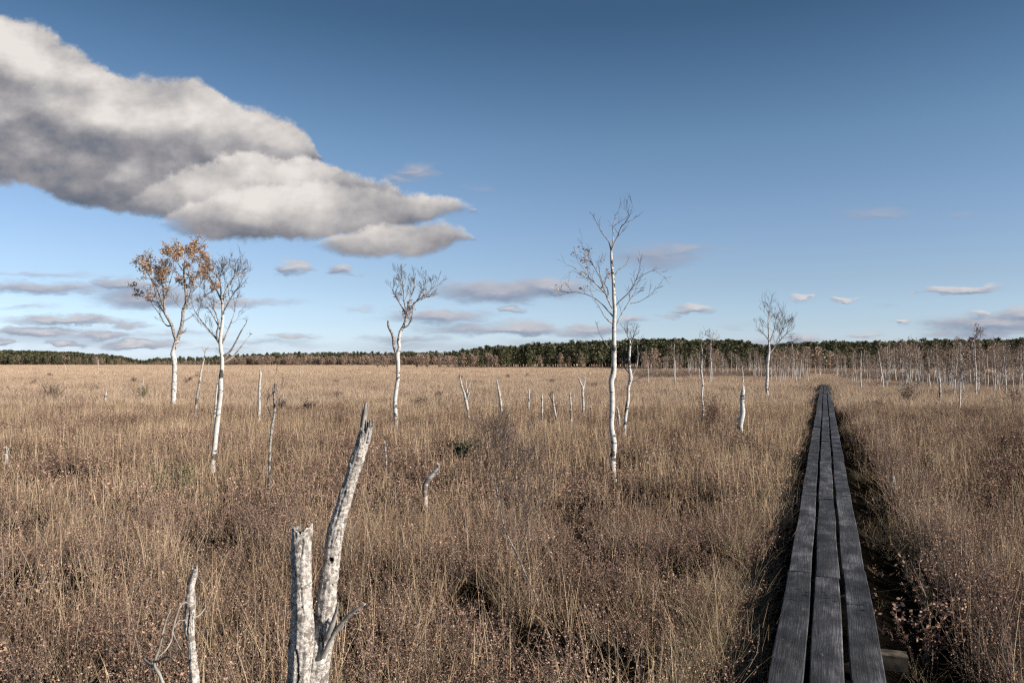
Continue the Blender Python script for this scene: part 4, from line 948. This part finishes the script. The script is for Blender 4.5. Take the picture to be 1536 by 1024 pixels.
def grey_snag():
    foot = P(294, 1100, dS); gz = float(ground_z(foot.x, foot.y)); O = np.array([foot.x, foot.y, gz])
    rt = empty('grey_snag', (foot.x, foot.y, gz), 'narrow grey lichened snag standing left of the twin stump', 'dead tree')
    rough_tube('trunk', [(296, 1150, 16), (294, 1060, 14), (290, 1000, 13), (287, 965, 11.5), (284, 940, 15), (286, 905, 14), (286, 880, 11), (291, 862, 9.5), (292, 852, 8)], dS, rt, O, 36, .006, crack=[(-1.6, .5, .62, .25, .2, 1.0)], seedv=9.0, dark_side=False)
    for pts, df in (([(286, 905, 3.5), (278, 903, 3), (271, 908, 2.4), (266, 920, 2.6), (259, 945, 3), (257, 960, 2.6), (248, 975, 2.4), (238, 984, 2)], -.25), ([(284, 928, 3), (275, 930, 2.4), (268, 931, 2), (262, 940, 1.5)], -.1), ([(286, 926, 3), (296, 924, 2.4), (303, 918, 1.6), (307, 912, 1)], .1)):
        mb = MB(); limb(mb, pts, dS, df, 6, 4, knob=.15); mb.v = [v - O for v in mb.v]; link('branch', mb.mesh('branch', ['deadwood']), rt)
grey_snag()

# ------------------------------------------------------------------ bushes
def bush(name, label, px, py, wpx, hpx, mats, n, lsize, lpt, spread=.5, seedz=0.25, dens=1.0, tw=.005, forks=3):
    d = gd(py, seedz); q = P(px, py, d); gz = float(ground_z(q.x, q.y)); h = hpx * d / F + (q.z - gz); Rr = wpx / 2 * d / F
    mb = MB(); shrublet(mb, n, Rr * .35, h * 1.05, tw, lsize, lpt, spread=Rr / h * .55 + spread * .2, forks=forks, lower=.2)
    o = link(name, mb.mesh(name, mats, False)); o.location = (q.x, q.y, gz); return tag(o, label, 'bush')
bush('dark_bush', 'dark brown rounded bush alone on the open bog at left', 77, 592, 44, 20, ['bush', 'bush'], 46, .04, 8, tw=.016)
bush('green_bush', 'dull green bush in the grass left of the leaning birch', 266, 718, 50, 26, ['twig', 'greenbush'], 22, .030, 16, tw=.006)
bush('young_pine', 'tiny dark green pine seedling in the grass right of the bent pale stump', 694, 678, 18, 16, ['twig', 'pine'], 14, .05, 24, tw=.006)
bush('red_bush', 'reddish brown leafy bush round the foot of the spindly birch', 1066, 632, 44, 40, ['bush', 'heath'], 44, .035, 14, tw=.007)
bush('red_bush', 'rusty brown bush right of the boardwalk before the thicket', 1364, 598, 26, 22, ['bush', 'brown'], 22, .07, 12, tw=.02)
bush('leafy_bush', 'bush of pinkish leaves at the foot of the tilted post', 832, 625, 26, 26, ['bush', 'heath'], 24, .035, 12, tw=.006)
bush('leafy_bush', 'low brown bush with pale leaves at the far right of the bog', 1520, 600, 44, 26, ['bush', 'brown'], 24, .06, 10, tw=.014)
bush('dark_bush', 'small dark bush beside the thin stick left of the orange birch', 214, 596, 14, 22, ['bush', 'greenbush'], 16, .05, 12, tw=.01)
bush('leafy_bush', 'pale leaved bog bush in shadow right of the boardwalk', 1392, 905, 60, 50, ['twig', 'heath'], 13, .028, 20, tw=.005, forks=3)
bush('grey_bush', 'twiggy grey bush behind the bent sapling', 790, 760, 90, 44, ['twig', 'heath'], 13, .014, 1, tw=.0032, forks=4)

for i in range(20):
    px, py = R.uniform(10, 960), R.uniform(556, 612)
    bush('low_bush', 'small dark low bush dotted over the open bog', px, py, R.uniform(7, 14) * (py - 540) / 40, R.uniform(4, 7) * (py - 540) / 40, ['bush', 'bush'], 16, .06, 10, tw=.014)
for o in list(COL.objects):
    if o.name.startswith('low_bush'): o['group'] = 'small dark bushes dotted over the open bog'

# ------------------------------------------------------------------ birch thicket (copies of a few shapes, each copy a tree with trunk and crown)
def young_birch(h, lean, crown_dens, bare=False):
    tb = MB(); cb = MB(); tips = []
    n = 7; pl = []; x = y = 0.0
    for k in range(n + 1):
        f = k / n; pl.append(np.array([x + lean * f * h, y, h * f])); x += R.uniform(-.05, .05); y += R.uniform(-.05, .05)
    r0 = R.uniform(.034, .064); rad = [r0 * (1 - .78 * k / n) for k in range(n + 1)]
    tb.tube([p - np.array([0, 0, .05]) if i == 0 else p for i, p in enumerate(pl)], rad, 6)
    if R.random() < .5 and not bare:
        q = [np.array([.1, .05, -.05]), np.array([.25, .1, h * .3]), np.array([.35, .1, h * .6])]; tb.tube(q, [r0 * .8, r0 * .6, r0 * .3], 5)
    for _ in range(3 if bare else int(13 * crown_dens)):
        f = R.uniform(.38, .98); k = min(n - 1, int(f * n)); p = pl[k] + (pl[k + 1] - pl[k]) * (f * n - k)
        a = R.uniform(0, 6.28); grow(cb, p, (math.cos(a) * .8, math.sin(a) * .8, .8), h * R.uniform(.10, .19), .014, 1, tips, rmin=.007, fork=(2, 3))
    if not bare:
        tp = np.array([q for q, _ in tips]); m = int(330 * crown_dens)
        leaves(cb, tp[rng.integers(0, len(tp), m)] + rng.normal(0, .10, (m, 3)), .10, 2, up=-.5)
    return tb.mesh('trunk', ['birch_far']), cb.mesh('crown', ['twigs', 'twigs', 'brown'], False)
YB = [young_birch(R.uniform(2.7, 4.0), R.uniform(-.16, .16), R.uniform(.75, 1.25)) for _ in range(7)] + [young_birch(R.uniform(1.6, 3.2), R.uniform(-.2, .2), .3, True) for _ in range(3)]
YBH = [3.5] * 10
def thicket(px, py, scale, kind, label, group):
    d = gd(py, .30); q = P(px, py, d); z = float(ground_z(q.x, q.y)) if d < 380 else 0
    o = empty('young_birch', (q.x, q.y, z), label, 'birch', group); o.rotation_euler = (0, 0, R.uniform(0, 6.28)); o.scale = (scale, scale, scale * R.uniform(.9, 1.1))
    t_, c_ = YB[kind]; link('trunk', t_, o); link('crown', c_, o)
CL = [(R.uniform(955, 1570), R.gauss(0, 4)) for _ in range(70)]
for _ in range(280):
    c_ = R.choice(CL); px = c_[0] + R.gauss(0, 7) if R.random() < .6 else R.uniform(965, 1560)
    if px < 1237: base = 569 - (1237 - px) * .015
    else: base = 570 + (px - 1237) * .055
    py = base - 1 - abs(R.gauss(0, 6.5)) + c_[1] * .6 + (R.random() < .12) * R.uniform(0, 8)
    if 1218 < px < 1262 and py > 565: py = 563
    if px < 1000: py = min(py, 562)
    kind = R.randint(7, 9) if R.random() < .22 else R.randint(0, 6); side = 'left' if px < 1237 else 'right'
    thicket(px, max(py, 553.5), R.uniform(.55, .86), kind, ('white dead birch trunk in the thicket %s of the boardwalk' if kind > 6 else 'young white birch with brown twiggy crown in the thicket %s of the boardwalk') % side, 'young birches of the thicket')
for px, py, s, k, lab in [(1195, 575, .95, 0, 'twin white birch at the front edge of the thicket left of the boardwalk'), (1292, 581, .9, 7, 'first bare white birch right of the boardwalk end'),
                          (1326, 581, 1.0, 8, 'stout bare white birch trunk in the thicket above the rusty brown bush'), (1353, 577, .7, 2, 'slim birch close behind the rusty brown bush'), (1440, 604, .62, 3, 'leaning birch in front of the thicket with dark twigs'),
                          (1464, 591, .95, 4, 'tallest double stemmed birch of the right hand thicket'), (1505, 577, .75, 5, 'white birch between the tall double birch and the frame edge'), (1526, 588, .72, 6, 'crooked dark birch above the pale leaved bush at the edge'),
                          (973, 572, .75, 8, 'bare white pole tree left end of the birch thicket'), (1011, 573, .9, 3, 'pale birch with brown crown near the left end of the thicket'), (1066, 571, 1.1, 1, 'birch with thin spire top behind the reddish bush'), (1115, 572, .95, 9, 'bare white birch trunk behind the thick black sided snag')]:
    thicket(px, py, s, k, lab, None)

scr = source_set('scrub', [lambda mb: (shrublet(mb, 16, .5, .75, .02, .06, 9, forks=2, tint=(0, 1)), ['bush', 'brown'])[1]] * 4)
sx_ = []; sy_ = []
for _ in range(1500):
    px = R.uniform(950, 1590); base = (566 if px < 1237 else 566 + (px - 1237) * .05); py = base - abs(R.gauss(0, 6)); q = P(px, max(py, 549), gd(max(py, 549), .2))
    if 1205 < px < 1265 and py > 562: continue
    sx_.append(q.x); sy_.append(q.y)
sx_ = np.array(sx_); sy_ = np.array(sy_); zs_ = rng.uniform(.6, 1.35, len(sx_))
scatter('birch_scrub', scr, *make_pts([(sx_, sy_, np.stack([zs_] * 3, 1), rng.integers(0, 4, len(sx_)))]), 'low reddish brown scrub growing between the trunks of the birch thicket', 'scrub')

# ------------------------------------------------------------------ distant wood
def pine_mesh(h, wd, conic, mat='pine'):
    mb = MB(); mb.tube([(0, 0, -.1), (R.uniform(-.05, .05), 0, h * .5), (0, 0, h * .97)], [h * .014, h * .011, h * .003], 5, 1)
    m = 420; f = rng.random(m) ** .8; z = h * (.18 + .82 * f)
    prof = (1 - f) ** .75 * conic + (1 - conic) * np.sqrt(np.clip(1 - ((f - .55) / .5) ** 2, 0.02, 1))
    k = rng.integers(0, 22, m); ang = k * 2.4 + rng.normal(0, .28, m); lump = .7 + .45 * np.sin(k * 5.1 + f * 9)
    r_ = wd * .5 * prof * np.sqrt(rng.random(m)) * lump
    p = np.stack([r_ * np.cos(ang), r_ * np.sin(ang), z + rng.normal(0, h * .015, m)], 1)
    leaves(mb, p, h * .085, 0, up=-.4); me = mb.mesh('pine_tree', [mat, 'pinebark'], False); return me
PM = [pine_mesh(7.0, R.uniform(2.6, 3.8), R.uniform(.35, .9)) for _ in range(7)]
BM = [pine_mesh(6.0, R.uniform(3.0, 4.2), .15, 'brown') for _ in range(4)]
def far_tree(px, d, top, kind, name, label, group, sc_w=1.0):
    q = P(px, HOR, d); h = (P(px, top, d).z); me = (PM if kind == 0 else BM)[R.randrange(7 if kind == 0 else 4)]; hh = 7.0 if kind == 0 else 6.0
    o = link(name, me); o.location = (q.x, q.y, 0); s = h / hh; o.scale = (s * sc_w, s * sc_w, s); o.rotation_euler = (0, 0, R.uniform(0, 6.28)); tag(o, label, 'pine' if kind == 0 else 'tree', group)
def topline(px):
    xs = [0, 100, 180, 212, 235, 300, 350, 420, 560, 690, 720, 800, 900, 1000, 1100, 1150, 1240, 1300, 1400, 1540]
    ys = [526, 528, 534, 541, 537, 536, 533, 530, 529, 528, 523, 517, 513, 510, 512, 519, 513, 514, 512, 511]
    return float(np.interp(px, xs, ys))
# centre and right: pines one can tell apart
for i in range(150):
    px = 690 + (1570 - 690) * (i + R.uniform(-.4, .4)) / 150
    d = R.uniform(225, 250) if px < 960 else R.uniform(170, 200)
    far_tree(px, d, topline(px) + R.gauss(.8, 3.0), 0, 'pine_tree', 'dark green pine in the front of the wood beyond the bog, middle part' if px < 960 else 'dark green pine in the wood behind the birch thicket', 'pines along the far edge of the bog', R.uniform(.85, 1.2))
for i in range(45):
    px = R.uniform(560, 760) if i < 22 else R.uniform(760, 1560); d = R.uniform(215, 225) if px < 960 else R.uniform(140, 165)
    far_tree(px, d, R.uniform(529, 536) if px < 960 else R.uniform(518, 528), 1, 'brown_birch', 'reddish brown leafless birch before the dark pines beyond the bog', 'brown birches along the far edge of the bog')
# left and behind: a far wood that reads as one mass
def wood():
    c = bpy.data.collections.new('wood_sources')
    for i, me in enumerate(PM[:4] + BM[:2]):
        o = bpy.data.objects.new('wood_tree_%02d' % i, me); c.objects.link(o)
    pts = []; sc = []; ix = []
    def put(px, d, top, kind, w_=1.0):
        q = P(px, HOR, d); h = P(px, top, d).z; hh = 7.0 if kind < 4 else 6.0
        pts.append((q.x, q.y, 0)); s = h / hh; sc.append((s * w_, s * w_, s)); ix.append(kind)
    for _ in range(1500):
        px = R.uniform(-30, 720); d = R.uniform(420, 520)
        brown = R.random() < (.75 if px > 140 and px < 340 else .25)
        if px < 330: put(px, d, max(topline(px) + 4, 532) + R.gauss(2.5 if brown else .5, 1.5), R.randint(4, 5) if brown else R.randint(0, 3), 1.3)
        else: put(px, d, topline(px) + R.gauss(3 if brown else .8, 1.6), R.randint(4, 5) if brown else R.randint(0, 3), 1.0)
    for _ in range(700):
        px = R.uniform(-30, 235) if R.random() < .8 else R.uniform(200, 345); d = R.uniform(640, 760); put(px, d, topline(px) + R.gauss(.5, 1.0), R.randint(0, 3), 1.5)
    for _ in range(900):
        px = R.uniform(690, 1580); d = R.uniform(255, 300) if px < 960 else R.uniform(205, 250); put(px, d, topline(px) + R.gauss(1, 1.6), R.randint(0, 3), 1.2)
    for _ in range(500):
        px = R.uniform(330, 760); d = R.uniform(400, 415); put(px, d, R.uniform(533, 540), R.randint(4, 5), .9)
    pts = np.array(pts); n = len(pts)
    scatter('forest', c, pts, rng.random(n) * 6.28, np.zeros(n), np.array(sc), np.array(ix), 'far dark pine and brown birch wood closing the horizon', 'forest')
wood()
